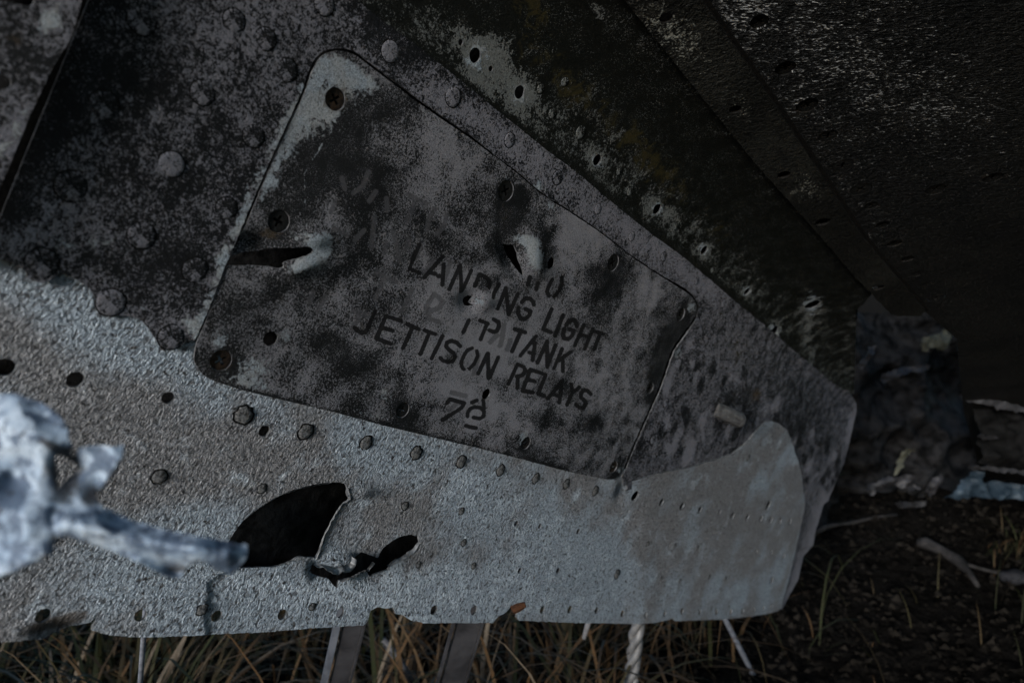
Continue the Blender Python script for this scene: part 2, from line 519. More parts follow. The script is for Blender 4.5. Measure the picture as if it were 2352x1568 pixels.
PANEL = [(731, 137), (745, 125), (762, 119), (776, 117), (792, 118), (808, 123), (824, 132), (858, 159), (893, 185), (961, 237), (1023, 280), (1085, 322), (1140, 362),
         (1195, 403), (1226, 432), (1263, 460), (1298, 480), (1349, 514), (1387, 540), (1449, 589), (1511, 630), (1572, 668),
         (1588, 682), (1597, 696), (1599, 708), (1593, 730), (1565, 774), (1548, 800), (1538, 823), (1514, 888), (1487, 949), (1449, 1035), (1435, 1071), (1424, 1090),
         (1412, 1099), (1400, 1101), (1387, 1099), (1332, 1089), (1277, 1075), (1195, 1053), (1100, 1029), (1009, 1008), (940, 991), (872, 975), (820, 960), (769, 946), (683, 926), (598, 906),
         (550, 894), (514, 882), (490, 874), (470, 864), (456, 848), (446, 832), (445, 818), (449, 795), (453, 781), (480, 720), (502, 664), (521, 618), (525, 610), (545, 566), (570, 506), (598, 439),
         (628, 370), (659, 302), (680, 257), (700, 214), (716, 165)]

def grow(poly, fn):
    p = np.array(poly, float)
    t = np.roll(p, -1, 0) - np.roll(p, 1, 0)
    nrm = np.stack([t[:, 1], -t[:, 0]], 1); nrm /= np.linalg.norm(nrm, axis=1)[:, None]
    return p + nrm * np.array([fn(*q) for q in p])[:, None]
def gap(x, y):
    g = 3.0
    if y < 620 and x < 760: g = 7.0
    elif y < 330 and x > 700: g = 6.5
    elif x < 540: g = 5.5
    elif x > 1420 and y > 640: g = 6.0
    return g
PG = grow(PANEL, gap)
# sanity: growing must enlarge
if abs(np.sum(PG[:, 0] * np.roll(PG[:, 1], -1) - PG[:, 1] * np.roll(PG[:, 0], -1))) < abs(np.sum(np.array(PANEL)[:, 0] * np.roll(np.array(PANEL)[:, 1], -1) - np.array(PANEL)[:, 1] * np.roll(np.array(PANEL)[:, 0], -1))):
    PG = grow(PANEL, lambda x, y: -gap(x, y))

TEAR_C = [(510, 600), (513, 593), (530, 590), (545, 586), (560, 580), (590, 578), (612, 572), (640, 568), (672, 569), (700, 565), (712, 567), (718, 574), (712, 582), (692, 589), (665, 596), (648, 602), (650, 612), (638, 616), (618, 612), (595, 610), (560, 610), (528, 611), (514, 606)]
PUNCT_D = zz(1900, 880, 400 / 2349, [(225, 345), (330, 370), (420, 350), (470, 390), (500, 470), (540, 560), (560, 680), (600, 780), (640, 900), (670, 1040), (640, 1060), (560, 960), (480, 810), (380, 620), (300, 470)])
PUNCT_E = zz(1500, 880, 500 / 2352, [(1380, 1260), (1440, 1220), (1530, 1225), (1500, 1290), (1470, 1350), (1540, 1385), (1450, 1410), (1380, 1390), (1360, 1330)])
def px_circle(x, y, rpx, n=20, asp=1.0, rough=0.0, seed=0):
    z = on_wreck(np.array([[x, y]], float))[0][0][2]
    return circle_on(on_wreck, to_px, (x, y), rpx / F * z, n, asp, rough, seed)

SCREWS = [(770, 228, 26, 1), (640, 508, 27, 0), (507, 827, 26, 1), (925, 942, 19, 0), (1207, 1017, 16, 0), (1409, 1072, 15, 1), (1162, 438, 25, 0), (1408, 603, 21, 0), (1562, 722, 16, 0), (1493, 891, 14, 0)]
PHOLES = [(622, 778, 18), (1263, 604, 14), (1117, 905, 13)]
# ---- lettering strokes, traced on the panel
S5 = 500 / 2352
def Z1(p): return zz(1500, 880, S5, p)
def Z2(p): return zz(1900, 980, S5, p)
def Z3(p): return zz(1300, 1130, S5, p)
def Z4(p): return zz(1750, 1180, S5, p)
def Z5(p): return zz(1850, 1380, S5, p)
def Z7(p): return zz(1600, 1400, S5, p)
def Z6(p): return zz(1200, 640, 600 / 2352, p)
def Z0(p): return zz(1200, 600, 1200 / 1711, p)
INK = [Z1(p) for p in ([(540, 280), (350, 720), (540, 800)], [(960, 500), (620, 880)], [(975, 640), (945, 1010)], [(690, 790), (820, 810)], [(870, 850), (940, 860)],
        [(1270, 650), (1070, 1090)], [(1275, 660), (1290, 1130)], [(1470, 750), (1300, 1120)], [(1610, 830), (1530, 1030)], [(1620, 820), (1740, 880), (1800, 950), (1790, 1050)],
        [(1970, 1000), (1870, 1160), (1850, 1230)], [(2090, 1070), (1940, 1440)], [(2090, 1070), (2140, 1540)], [(2310, 1170), (2150, 1520)])]
INK += [Z2(p) for p in ([(1040, 440), (980, 560), (950, 660), (990, 740)], [(1215, 400), (1220, 520), (1180, 640), (1080, 750)], [(780, 500), (755, 620)], [(630, 400), (600, 540)],
        [(500, 850), (570, 780), (650, 790), (710, 850), (720, 900)], [(440, 950), (430, 1040), (480, 1150), (560, 1160), (640, 1090), (660, 1020), (570, 980)],
        [(1040, 980), (890, 1340), (1030, 1400)], [(1250, 1090), (1105, 1460)], [(1310, 1260), (1360, 1190), (1440, 1170), (1490, 1220), (1500, 1290)],
        [(1270, 1340), (1250, 1450), (1270, 1510), (1350, 1520), (1420, 1460), (1450, 1370), (1370, 1345)], [(1630, 1260), (1460, 1640)], [(1790, 1340), (1640, 1700)],
        [(1570, 1440), (1730, 1490)], [(1850, 1390), (1980, 1430)], [(1920, 1420), (1810, 1700)])]
INK += [Z4(p) for p in ([(240, 240), (135, 450)], [(570, 300), (455, 580)], [(440, 240), (590, 300)], [(690, 220), (780, 270), (790, 350), (750, 430), (690, 450), (615, 415)],
        [(1080, 400), (1270, 460)], [(1190, 440), (1030, 800)], [(1470, 530), (1180, 880)], [(1450, 650), (1405, 960)], [(1340, 820), (1430, 850)], [(1670, 620), (1490, 1010)],
        [(1670, 620), (1670, 1090)], [(1820, 690), (1680, 1060)], [(1940, 760), (1790, 1110)], [(2100, 810), (1870, 970)], [(1950, 930), (1950, 1160)],
        [(300, 740), (220, 770), (150, 870), (100, 1000), (120, 1090), (150, 1120)], [(385, 790), (400, 880), (340, 1020), (250, 1110)], [(580, 840), (410, 1200)], [(590, 840), (600, 1280)], [(775, 910), (620, 1270)])]
INK += [Z3(p) for p in ([(670, 310), (510, 670), (430, 700), (340, 660), (300, 610)], [(1130, 480), (860, 395), (690, 800), (950, 900)], [(800, 610), (980, 660)], [(1240, 540), (1450, 630)], [(1340, 590), (1165, 975)],
        [(1550, 650), (1750, 720)], [(1640, 700), (1475, 1080)], [(1880, 750), (1680, 1160)], [(2200, 940), (2130, 870), (2040, 840), (1960, 870), (1940, 940), (2000, 1010), (2080, 1060), (2110, 1130), (2070, 1210), (1980, 1230), (1890, 1200), (1840, 1150)])]
INK += [Z5(p) for p in ([(660, 90), (490, 450)], [(660, 90), (770, 140), (800, 200), (750, 290), (640, 310)], [(660, 300), (655, 520)], [(1110, 260), (890, 190), (745, 570), (930, 600)], [(840, 370), (970, 400)],
        [(1170, 280), (1030, 620), (1140, 660)], [(1470, 390), (1200, 710)], [(1450, 500), (1410, 780)], [(1270, 620), (1330, 640)], [(1370, 660), (1420, 665)], [(1630, 450), (1640, 600)], [(1770, 510), (1650, 600), (1545, 820)],
        [(1980, 630), (1920, 570), (1850, 560), (1800, 620), (1800, 690), (1860, 740), (1890, 800), (1850, 870), (1780, 880), (1710, 820)])]
INK += [Z7(p) for p in ([(560, 700), (610, 630), (870, 700), (820, 790), (480, 1010)], [(1100, 650), (1010, 690)], [(930, 940), (930, 880), (980, 800), (1060, 770), (1160, 780), (1230, 850), (1220, 940), (1150, 980), (1040, 960)], [(1210, 640), (1230, 800)],
        [(900, 1110), (980, 1135), (1080, 1150)])]
GHOST = [Z6(p) for p in ([(1460, 430), (1720, 560)], [(1560, 520), (1440, 820)], [(1850, 640), (1760, 800), (1740, 960)], [(2030, 720), (2000, 880), (1890, 1020)], [(340, 540), (280, 690)], [(320, 930), (520, 1030)],
        [(780, 960), (640, 1110)], [(940, 760), (890, 1220)], [(1130, 1150), (1090, 1310)], [(1220, 980), (1330, 1430)], [(1460, 1100), (1420, 1250)], [(850, 80), (780, 260)], [(760, 300), (620, 400)], [(960, 380), (860, 520)],
        [(450, 170), (490, 330)], [(1120, 480), (1130, 660)])]
GHOST += [Z4(p) for p in ([(880, 330), (850, 560), (810, 700)], [(750, 510), (630, 630)], [(1000, 600), (940, 770)], [(420, 860), (330, 1200)])]
GHOST += [Z0(p) for p in ([(350, 640), (460, 690)], [(400, 670), (345, 780)], [(550, 730), (490, 850)], [(620, 830), (670, 755)], [(690, 770), (715, 800), (690, 835), (630, 850), (640, 890), (690, 905)], [(5, 745), (-15, 800)], [(75, 770), (30, 850)], [(225, 850), (310, 870)], [(270, 860), (225, 950)],
        [(600, 490), (570, 560)], [(665, 575), (620, 640)], [(760, 580), (725, 680)])]
GHOST += [Z7(p) for p in ([(640, 510), (890, 570)], [(720, 720), (610, 830)])]

def sdf(V, strokes, hw):
    d = np.full(len(V), 40.0)
    for s in strokes:
        s = np.array(s)
        lo, hi = s.min(0) - 40, s.max(0) + 40
        m = (V[:, 0] > lo[0]) & (V[:, 0] < hi[0]) & (V[:, 1] > lo[1]) & (V[:, 1] < hi[1])
        if m.any(): d[m] = np.minimum(d[m], dist_poly(V[m], s) - hw)
    return d

PANEL_BIAS = [('e', 1120, 780, 260, 100, 24, 0.19), ('e', 1080, 680, 70, 40, 30, 0.12), ('e', 1060, 620, 120, 50, 26, 0.08), ('e', 770, 350, 75, 105, 20, -0.42), ('e', 900, 250, 60, 45, 35, -0.22), ('e', 700, 440, 40, 90, 20, -0.2), ('e', 720, 640, 110, 60, 15, -0.10), ('e', 850, 430, 90, 60, 30, -0.16), ('e', 860, 560, 100, 70, 30, -0.04),
              ('e', 1020, 330, 90, 50, 38, 0.22), ('e', 1000, 420, 60, 60, 0, 0.12), ('e', 1165, 500, 26, 70, 12, -0.35), ('e', 1350, 540, 90, 45, 38, 0.30), ('e', 1290, 620, 45, 70, 0, 0.16), ('e', 1255, 560, 16, 50, 0, -0.3),
              ('e', 1400, 640, 40, 60, 10, -0.34), ('e', 1480, 670, 40, 50, 20, 0.25), ('e', 1535, 800, 28, 90, 18, -0.4), ('e', 1450, 760, 40, 70, 10, 0.02), ('e', 1130, 790, 90, 45, 22, 0.22), ('e', 1100, 930, 150, 45, 15, 0.25),
              ('e', 640, 870, 90, 45, 15, 0.10), ('e', 760, 800, 70, 40, 20, -0.18), ('e', 870, 850, 90, 35, 20, -0.16), ('e', 1250, 960, 80, 30, 15, -0.16), ('e', 1330, 1030, 100, 30, 15, 0.05), ('e', 1420, 880, 60, 70, 0, 0.08),
              ('e', 520, 850, 34, 26, 20, -0.6), ('e', 1010, 560, 60, 50, 20, -0.08), ('e', 560, 680, 60, 50, 0, -0.10), ('l', [(520, 890), (760, 950), (1000, 1012), (1300, 1084)], 9, -0.4), ('e', 980, 840, 90, 40, 15, 0.12)]
PANEL_BARE = [('e', 790, 160, 42, 34, 30, 1.1), ('e', 845, 190, 34, 26, 40, 0.8), ('l', [(735, 150), (700, 235), (655, 330), (620, 410)], 30, 0.8), ('e', 720, 300, 50, 60, 20, 0.4), ('e', 800, 215, 70, 40, 35, 0.4), ('e', 745, 590, 60, 60, 0, 0.3), ('e', 750, 260, 50, 40, 20, 0.6), ('l', [(620, 420), (590, 480)], 16, 0.5),
              ('e', 735, 562, 26, 34, 20, 1.1), ('e', 690, 605, 42, 20, -20, 1.15), ('e', 690, 545, 40, 16, 15, 0.6), ('e', 500, 775, 28, 40, 25, 0.75), ('e', 585, 848, 46, 36, 20, 0.85), ('e', 655, 770, 22, 22, 0, 0.7), ('e', 560, 880, 70, 16, 15, 0.6),
              ('e', 885, 905, 30, 34, 10, 0.62), ('e', 860, 955, 60, 12, 14, 0.5), ('e', 1222, 585, 20, 42, -12, 1.3), ('e', 1200, 550, 34, 12, 5, 0.9), ('e', 1205, 1000, 13, 26, 20, 0.75), ('e', 1265, 472, 20, 14, 40, 0.7), ('e', 1100, 690, 18, 14, 0, 0.8),
              ('e', 1585, 705, 12, 16, 20, 0.8), ('e', 1425, 1080, 12, 16, 30, 0.5), ('l', [(742, 330), (700, 400), (702, 520)], 2.2, 0.6), ('l', [(1162, 408), (1178, 440)], 5, 0.4)]
PANEL_RUST = [('e', 770, 228, 38, 36, 0, 0.9), ('e', 615, 538, 40, 22, 10, 0.5), ('e', 640, 508, 40, 38, 0, 0.4), ('e', 510, 830, 44, 34, 20, 0.55), ('e', 1160, 490, 26, 45, 10, 0.45), ('e', 945, 410, 30, 14, 0, 0.3), ('e', 1125, 920, 30, 14, 10, 0.3), ('e', 1220, 980, 40, 14, 0, 0.3)]
def panel_off(V):
    w = np.zeros(len(V))
    w += 0.0035 * splat(V, [('e', 1225, 590, 26, 44, -14, 1.0)]) - 0.004 * splat(V, [('e', 1172, 592, 20, 40, -28, 1.0)])
    w += 0.002 * splat(V, [('e', 1112, 692, 22, 18, 0, 1.0)]) - 0.0035 * splat(V, [('e', 1078, 692, 22, 20, 0, 1.0)])
    w -= 0.0045 * splat(V, [('e', 560, 560, 60, 22, -8, 1.0)]) - 0.003 * splat(V, [('e', 690, 612, 50, 22, -15, 1.0)])
    w += 0.0022 * splat(V, [('e', 720, 548, 40, 22, 0, 1.0)])
    w -= 0.002 * splat(V, [('e', 1545, 800, 40, 60, 20, 1.0)]) - 0.0014 * splat(V, [('e', 1585, 700, 30, 40, 20, 1.0)])
    w += 0.0005 * np.sin(V[:, 0] * 0.011) * np.sin(V[:, 1] * 0.014)
    return w
rb = random.Random(41)
for k in range(26):
    x = rb.uniform(520, 1560); y = rb.uniform(0.42 * x + 120, 0.25 * x + 740)
    PANEL_BIAS.append(('e', x, y, rb.uniform(8, 30), rb.uniform(10, 40), rb.uniform(-10, 40), rb.choice([-0.26, -0.2, -0.12, 0.12, 0.2])))
for s in SCREWS: PANEL_BIAS.append(('e', s[0] + 4, s[1] + s[2] * 1.2, s[2] * 1.1, s[2] * 1.9, 10, -0.3))
for s in SCREWS: PANEL_BARE.append(('e', s[0], s[1], s[2] * 1.25, s[2] * 1.25, 0, 0.35 if s[3] else 0.22))

out = densify(smooth_closed(PANEL, 1), 5, 0.35, seed=3)
p_holes = [densify(smooth_closed(TEAR_C, 1), 4, 0.6, seed=4), densify(smooth_closed(PUNCT_D, 1), 4, 0.4, seed=5), densify(PUNCT_E, 4, 0.4, seed=6)]
# the tear opens through the panel's left edge: make the outline run round it
def cut_outline(outline, tear):
    ins = inside(outline, tear)
    return ins
ins_t = inside(out, p_holes[0])
if ins_t.any():
    i0 = int(np.argmax(ins_t & ~np.roll(ins_t, 1))); 
    o = np.roll(out, -i0, 0); it = np.roll(ins_t, -i0)
    k = int(it.sum())
    rest = o[k:]
    tear = p_holes[0]
    inn = inside(tear, out)
    j0 = int(np.argmax(inn & ~np.roll(inn, 1)))
    tr = np.roll(tear, -j0, 0); itn = np.roll(inn, -j0)
    run = tr[:int(np.argmin(itn)) if not itn.all() else len(tr)]
    if np.linalg.norm(rest[-1] - run[0]) > np.linalg.norm(rest[-1] - run[-1]): run = run[::-1]
    out = np.vstack([rest, run])
    p_holes = p_holes[1:]
for x, y, r, _ in SCREWS: p_holes.append(px_circle(x, y, r, 22, 1, 0.02, int(x)))
for x, y, r in PHOLES: p_holes.append(px_circle(x, y, r, 18, 1, 0.05, int(x)))
panel = sheet("access_panel", out, p_holes, on_wreck, 3.0, 0.0011, [M_PANEL, M_RIM], fus, panel_off,
              {"bias": lambda V: splat(V, PANEL_BIAS), "bare": lambda V: 0.85 * splat(V, PANEL_BARE), "rust": lambda V: splat(V, PANEL_RUST),
               "moss": lambda V: np.zeros(len(V)), "ink": lambda V: sdf(V, INK, 4.9), "ghost": lambda V: sdf(V, GHOST, 5.6)}, rim_mat=1)
panel["label"] = "dark mottled access panel stencilled LANDING LIGHT, TIP TANK, JETTISON RELAYS"

# ---- flange and side skin
FLANGE = [(560, -205), (700, -95), (850, 25), (960, 108), (1078, 202), (1195, 296), (1246, 338), (1322, 394), (1387, 449), (1497, 538), (1559, 582), (1638, 647), (1689, 692), (1744, 736), (1778, 764), (1802, 786), (1847, 824), (1926, 889), (1953, 901), (1967, 925), (1967, 949), (1953, 1008), (1940, 1060), (1902, 1150), (1892, 1157), (1874, 1215), (1868, 1250), (1845, 1277), (1833, 1332), (1806, 1380), (1796, 1399)]
TORN_L = [(-80, 600), (-20, 590), (0, 596), (30, 606), (58, 622), (64, 640), (96, 650), (120, 640), (137, 626), (175, 641), (206, 663), (219, 682), (226, 712), (250, 728), (275, 724), (285, 725), (319, 732), (338, 750), (362, 785), (392, 800), (420, 793), (429, 779), (443, 782)]
left_edge = [(-130, 790), (-20, 545), (7, 484), (69, 330), (137, 165), (204, 0), (300, -240)]
pg = [tuple(p) for p in PG]
# open the panel cut-out: from the left torn edge up round the top, down the right side to the bottom corner
iL = min(range(len(pg)), key=lambda i: math.hypot(pg[i][0] - 449, pg[i][1] - 783))
iR = min(range(len(pg)), key=lambda i: math.hypot(pg[i][0] - 1426, pg[i][1] - 1092))
cut = []
i = iL
while i != iR:
    cut.append(pg[i]); i = (i + 1) % len(pg)
cut.append(pg[iR])
side_poly = [(-80, 600)] + TORN_L[1:] + cut + [(1436, 1128), (1500, 1106), (1590, 1092), (1690, 1062), (1740, 1002), (1780, 986), (1802, 1022), (1820, 1090), (1829, 1150), (1814, 1250), (1790, 1338), (1772, 1396)] + FLANGE[::-1] + left_edge[::-1][0:1] + [(204, 0), (137, 165), (69, 330), (7, 484), (-20, 545)]
side_out = densify(side_poly, 6, 0.45, seed=11)
S_RIV = [(394, 377, 31, 1), (465, 213, 30, 0), (240, 240, 33, -1), (165, 428, 38, -1), (325, 540, 33, 0), (448, 620, 31, -1), (583, 312, 28, -1), (537, 48, 28, 0), (326, 48, 33, 0), (745, 10, 27, 0.5), (896, 118, 26, 1), (1040, 223, 24, .6),
         (1170, 322, 18, .6), (1279, 408, 18, 0), (1373, 480, 13, 1), (1451, 543, 12, 1), (1524, 589, 12, 0.3), (1661, 697, 10, 1), (1560, 836, 13, 1), (659, 161, 28, -1), (96, 603, 36, -.4), (255, 695, 34, .5), (394, 774, 32, -.2), (521, 478, 27, -1),
         (610, 90, 27, -0.6), (1600, 645, 10, .4), (1530, 925, 12, 0.4), (1500, 1010, 11, 0.4), (1540, 975, 10, 0.6)]
SIDE_BIAS = [('l', [(230, -20), (170, 150), (100, 320), (40, 470)], 55, -0.35), ('e', 300, 190, 100, 110, 0, -0.22), ('e', 905, 70, 80, 50, 35, -0.45), ('e', 320, 430, 100, 70, 0, -0.16), ('e', 520, 380, 90, 110, 0, -0.10), ('e', 330, 620, 110, 60, 20, -0.18),
             ('e', 430, 560, 90, 60, 0, -0.16), ('e', 650, 60, 130, 70, 0, 0.10), ('e', 500, 130, 90, 60, 0, 0.02), ('l', [(980, 200), (1200, 350), (1420, 515), (1640, 670)], 30, 0.20), ('e', 1660, 870, 70, 160, 10, 0.08), ('e', 1780, 870, 70, 50, 40, -0.05),
             ('e', 1560, 1000, 60, 50, 0, 0.12), ('e', 1880, 1100, 50, 60, 0, 0.10), ('l', [(1900, 1150), (1820, 1370)], 18, 0.35), ('e', 1700, 940, 60, 50, 0, -0.12), ('e', 1850, 960, 60, 80, 0, -0.12), ('e', 80, 540, 80, 40, 0, 0.15), ('e', 560, 250, 70, 70, 0, 0.0), ('e', 1960, 980, 12, 50, 10, 0.4)]
SIDE_BARE = [('l', [(700, 200), (655, 290), (610, 390), (560, 500), (515, 590)], 24, 0.62), ('l', [(510, 610), (480, 700), (455, 770)], 22, 0.62), ('e', 440, 745, 36, 26, 0, 0.65), ('e', 1236, 430, 30, 20, 40, 0.6), ('e', 150, 560, 70, 40, 0, 0.42), ('e', 60, 480, 50, 40, 0, 0.3),
             ('e', 245, 560, 40, 26, 0, 0.35), ('e', 1558, 810, 14, 26, 20, 0.6), ('e', 300, 700, 50, 20, 30, 0.35), ('e', 1430, 1110, 14, 14, 0, 0.4), ('e', 430, 60, 40, 30, 0, 0.25)]
SIDE_MOSS = [('e', 1700, 800, 36, 50, 20, 0.5), ('e', 1660, 720, 40, 30, 0, 0.25)]
SIDE_RUST = [('e', 1737, 905, 16, 26, 20, 0.7), ('e', 40, 610, 60, 24, 0, 0.55)]
rb = random.Random(99)
for k in range(120):                              # run-down blotches and lichen spots towards the far end
    x = rb.uniform(1470, 1950); y = rb.uniform(max(560, 0.78 * x - 480), 0.22 * x + 720)
    w_ = rb.uniform(3, 9) * (1 - (x - 1470) / 900)
    SIDE_BIAS.append(('e', x, y, w_, w_ * rb.uniform(1.4, 4.5), rb.uniform(5, 22), rb.choice([-0.55, -0.4, -0.3, 0.35, 0.5])))
for k in range(40):
    x = rb.uniform(40, 700); y = rb.uniform(0, 700)
    SIDE_BIAS.append(('e', x, y, rb.uniform(8, 20), rb.uniform(6, 14), rb.uniform(0, 90), rb.choice([-0.2, -0.15, 0.2, 0.28, 0.4])))
def side_off(V):
    w = 0.0004 * np.sin(V[:, 0] * 0.013 + 1) * np.sin(V[:, 1] * 0.011)
    w -= 0.0015 * splat(V, [('e', 1560, 820, 24, 40, 20, 1.0)])
    return w
side = sheet("side_skin", side_out, [px_circle(1437, 1096 + 24, 8, 14), px_circle(1563, 778, 5, 10)], on_wreck, 5.0, 0.0010, [M_SIDE, M_RIM], fus, side_off,
             {"bias": lambda V: splat(V, SIDE_BIAS), "bare": lambda V: splat(V, SIDE_BARE), "rust": lambda V: splat(V, SIDE_RUST), "moss": lambda V: splat(V, SIDE_MOSS)}, rim_mat=1)

# ---- lower skin
HOLE_A = [(597, 1168), (580, 1181), (562, 1195), (530, 1236), (520, 1262), (530, 1290), (549, 1304), (575, 1305), (597, 1303), (632, 1303), (666, 1294), (690, 1279), (711, 1282), (724, 1282), (729, 1285), (738, 1268), (748, 1236), (769, 1195), (790, 1159), (806, 1149), (797, 1137), (801, 1121), (793, 1110), (764, 1109), (735, 1111), (694, 1121), (642, 1140)]
HOLE_B = [(725, 1302), (733, 1305), (745, 1297), (760, 1302), (769, 1305), (783, 1294), (796, 1300), (802, 1288), (807, 1277), (817, 1281), (834, 1270), (855, 1277), (872, 1284), (882, 1263), (906, 1243), (927, 1233), (947, 1229), (966, 1234), (968, 1250), (954, 1273), (927, 1289), (900, 1303), (896, 1311), (872, 1321), (858, 1328), (852, 1318), (844, 1316), (830, 1322), (817, 1328), (783, 1335), (778, 1352), (770, 1346), (759, 1332), (724, 1322), (720, 1314)]
LIP = [(-330, 1492), (0, 1477), (103, 1473), (137, 1460), (170, 1446), (192, 1441), (212, 1435), (226, 1420), (222, 1436), (216, 1452), (261, 1461), (329, 1465), (412, 1462), (597, 1454), (735, 1443), (838, 1437), (848, 1428), (855, 1404), (869, 1396), (889, 1399), (906, 1396), (913, 1411), (930, 1414), (948, 1426), (982, 1432), (1136, 1431), (1146, 1418), (1164, 1407), (1178, 1391), (1200, 1386), (1209, 1392), (1202, 1402), (1190, 1408), (1189, 1418), (1196, 1426), (1332, 1431), (1452, 1432), (1504, 1428), (1541, 1418), (1548, 1424), (1658, 1421), (1730, 1413), (1782, 1403)]
LRIGHT = [(1792, 1394), (1806, 1339), (1823, 1270), (1837, 1208), (1847, 1160), (1846, 1140), (1838, 1082), (1833, 1062), (1818, 1018), (1806, 987), (1785, 970), (1770, 966), (1754, 968), (1736, 985), (1716, 1010), (1679, 1041), (1640, 1054), (1579, 1073), (1540, 1079), (1504, 1086), (1470, 1098), (1450, 1106), (1444, 1080)]
LTOP = [(1380, 1062), (1200, 1012), (1000, 962), (760, 902), (530, 845), (440, 740), (300, 690), (220, 640), (100, 560), (-120, 540), (-330, 540)]
low_out = densify(LIP + LRIGHT + LTOP, 6, 0.5, seed=21)
L_HOLES = [(12, 846, 22), (175, 874, 19), (388, 916, 15), (610, 992, 14), (1458, 1138, 13), (1516, 1151, 10), (1563, 1160, 10), (1605, 1168, 9), (1680, 1182, 9), (1714, 1186, 9), (1745, 1189, 8), (1768, 1192, 8), (1790, 1194, 8), (1812, 1196, 8), (1762, 1158, 12),
           (102, 1417, 17), (325, 1414, 14), (500, 1416, 13), (651, 1413, 12), (785, 1409, 11), (1000, 1402, 11), (1091, 1402, 11), (1248, 1400, 9), (1311, 1400, 9), (1373, 1402, 8), (1432, 1409, 8), (1480, 1411, 7), (1524, 1407, 7), (1564, 1402, 8), (1605, 1404, 7), (1643, 1403, 7), (1676, 1403, 7), (1703, 1401, 7), (1729, 1398, 6), (1751, 1395, 6), (1770, 1391, 5),
           (1188, 1203, 7), (1330, 1221, 7), (1195, 1310, 7), (1283, 1310, 7), (1735, 1265, 6), (1769, 1266, 6), (1798, 1275, 6), (1242, 1209, 6), (1650, 1174, 6), (1770, 1330, 9)]
L_RIV = [(562, 955, 24), (705, 993, 20), (843, 1018, 18), (958, 1042, 17), (1062, 1062, 16), (1153, 1081, 14), (1234, 1100, 13), (1304, 1113, 12), (1370, 1128, 12), (368, 1097, 18), (605, 1124, 13), (933, 1163, 11), (1063, 1175, 9), (1068, 1247, 9), (965, 1298, 8), (1090, 1300, 8), (1420, 1319, 11),
         (1485, 1246, 6), (1548, 1251, 6), (1600, 1256, 6), (1517, 1327, 5), (1560, 1332, 5), (1627, 1323, 6), (1664, 1327, 6), (1716, 1050, 8), (720, 1395, 9), (465, 1400, 14)]
LOW_BIAS = [('l', [(500, 1360), (800, 1390), (1200, 1370), (1400, 1300)], 60, 0.25), ('l', [(900, 1080), (1200, 1150), (1350, 1250)], 80, 0.15), ('e', 250, 740, 200, 80, 20, 0.2), ('e', 400, 1050, 220, 90, 10, -0.3), ('e', 650, 1080, 160, 90, 10, -0.22), ('e', 150, 1360, 150, 60, 0, -0.02), ('e', 1660, 1180, 260, 220, 0, -0.10), ('e', 1700, 1350, 60, 40, 0, 0.15)]  # right end greyed in the colour to paint in light falloff
LOW_BARE_SHEEN = [('e', 950, 1340, 420, 60, 2, 0.16), ('e', 1150, 1180, 200, 90, 8, 0.10), ('e', 640, 1350, 130, 26, 4, 0.22), ('e', 860, 1380, 200, 20, 2, 0.16), ('e', 960, 1425, 40, 8, 0, 0.5), ('e', 1040, 1120, 200, 50, 10, 0.06)]  # bare metal; broad bottom-centre spots paint in the brighter light there
LOW_RUST = [('e', 1365, 1140, 24, 60, 10, 0.42), ('e', 140, 1434, 95, 22, -14, 1.1), ('e', 1730, 1100, 20, 30, 0, 0.35), ('e', 1420, 1130, 22, 24, 0, 0.5), ('e', 20, 880, 40, 30, 0, 0.3), ('e', 1560, 1078, 120, 9, -12, 0.5)]
for x, y, r in L_HOLES[:14]: LOW_RUST.append(('e', x - r * .4, y + r * .3, r * 1.1, r * 0.9, 0, 0.12))
GA = E1 * 0.42 + E2 * 0.91; GA /= np.linalg.norm(GA); GB = np.cross(GA, NN)
def low_off(V):
    x = V[:, 0]
    t = np.clip((x - 1425) / 60, 0, 1); t = t * t * (3 - 2 * t)
    w = -0.0013 + t * 0.0030
    w += 0.0007 * np.sin(x * 0.009) * np.cos(V[:, 1] * 0.012) * np.clip((V[:, 1] - 1000) / 200, 0, 1)
    w += 0.006 * splat(V, [('e', 770, 1290, 22, 14, 0, 0.7), ('e', 800, 1285, 16, 14, 0, 0.5)]) - 0.003 * splat(V, [('e', 730, 1310, 16, 20, 0, 1.0), ('e', 850, 1325, 26, 12, -20, 0.8)])
    bx = np.interp(V[:, 1], [1285, 1300, 1320, 1340, 1365, 1400, 1450], [640, 565, 505, 478, 484, 472, 480])
    w += 0.0007 * np.clip((bx - x) / 5, 0, 1) * np.clip(1 - (bx - x) / 260, 0, 1) * np.clip((V[:, 1] - 1290) / 20, 0, 1)
    w += 0.003 * splat(V, [('e', 830, 1132, 30, 14, -15, 0.8)]) - 0.0035 * splat(V, [('e', 1430, 1128, 10, 26, 20, 1.0)])
    w -= 0.004 * splat(V, [('e', 150, 1450, 70, 26, -12, 1.0)]) 
    return w
lower = sheet("lower_skin", low_out, [densify(smooth_closed(HOLE_A, 1), 5, 0.4, seed=8), densify(HOLE_B, 5, 0.5, seed=9)] + [px_circle(x, y, r, 16, 1, 0.05, int(x)) for x, y, r in L_HOLES],
              on_wreck, 5.0, 0.0016, [M_LOWER, M_LRIM], fus, low_off,
              {"su": lambda V: on_wreck(V)[0].dot(GA) * 0.55, "sv": lambda V: on_wreck(V)[0].dot(GB), "wear_glint": lambda V: np.full(len(V), 0.42) - 0.2 * splat(V, [('e', 1600, 1230, 250, 200, 0, 1.0)]),  # fewer painted glints at the right end, where the light falls off
               "bias": lambda V: splat(V, LOW_BIAS), "bare": lambda V: splat(V, LOW_BARE_SHEEN), "rust": lambda V: splat(V, LOW_RUST)}, rim_mat=1)
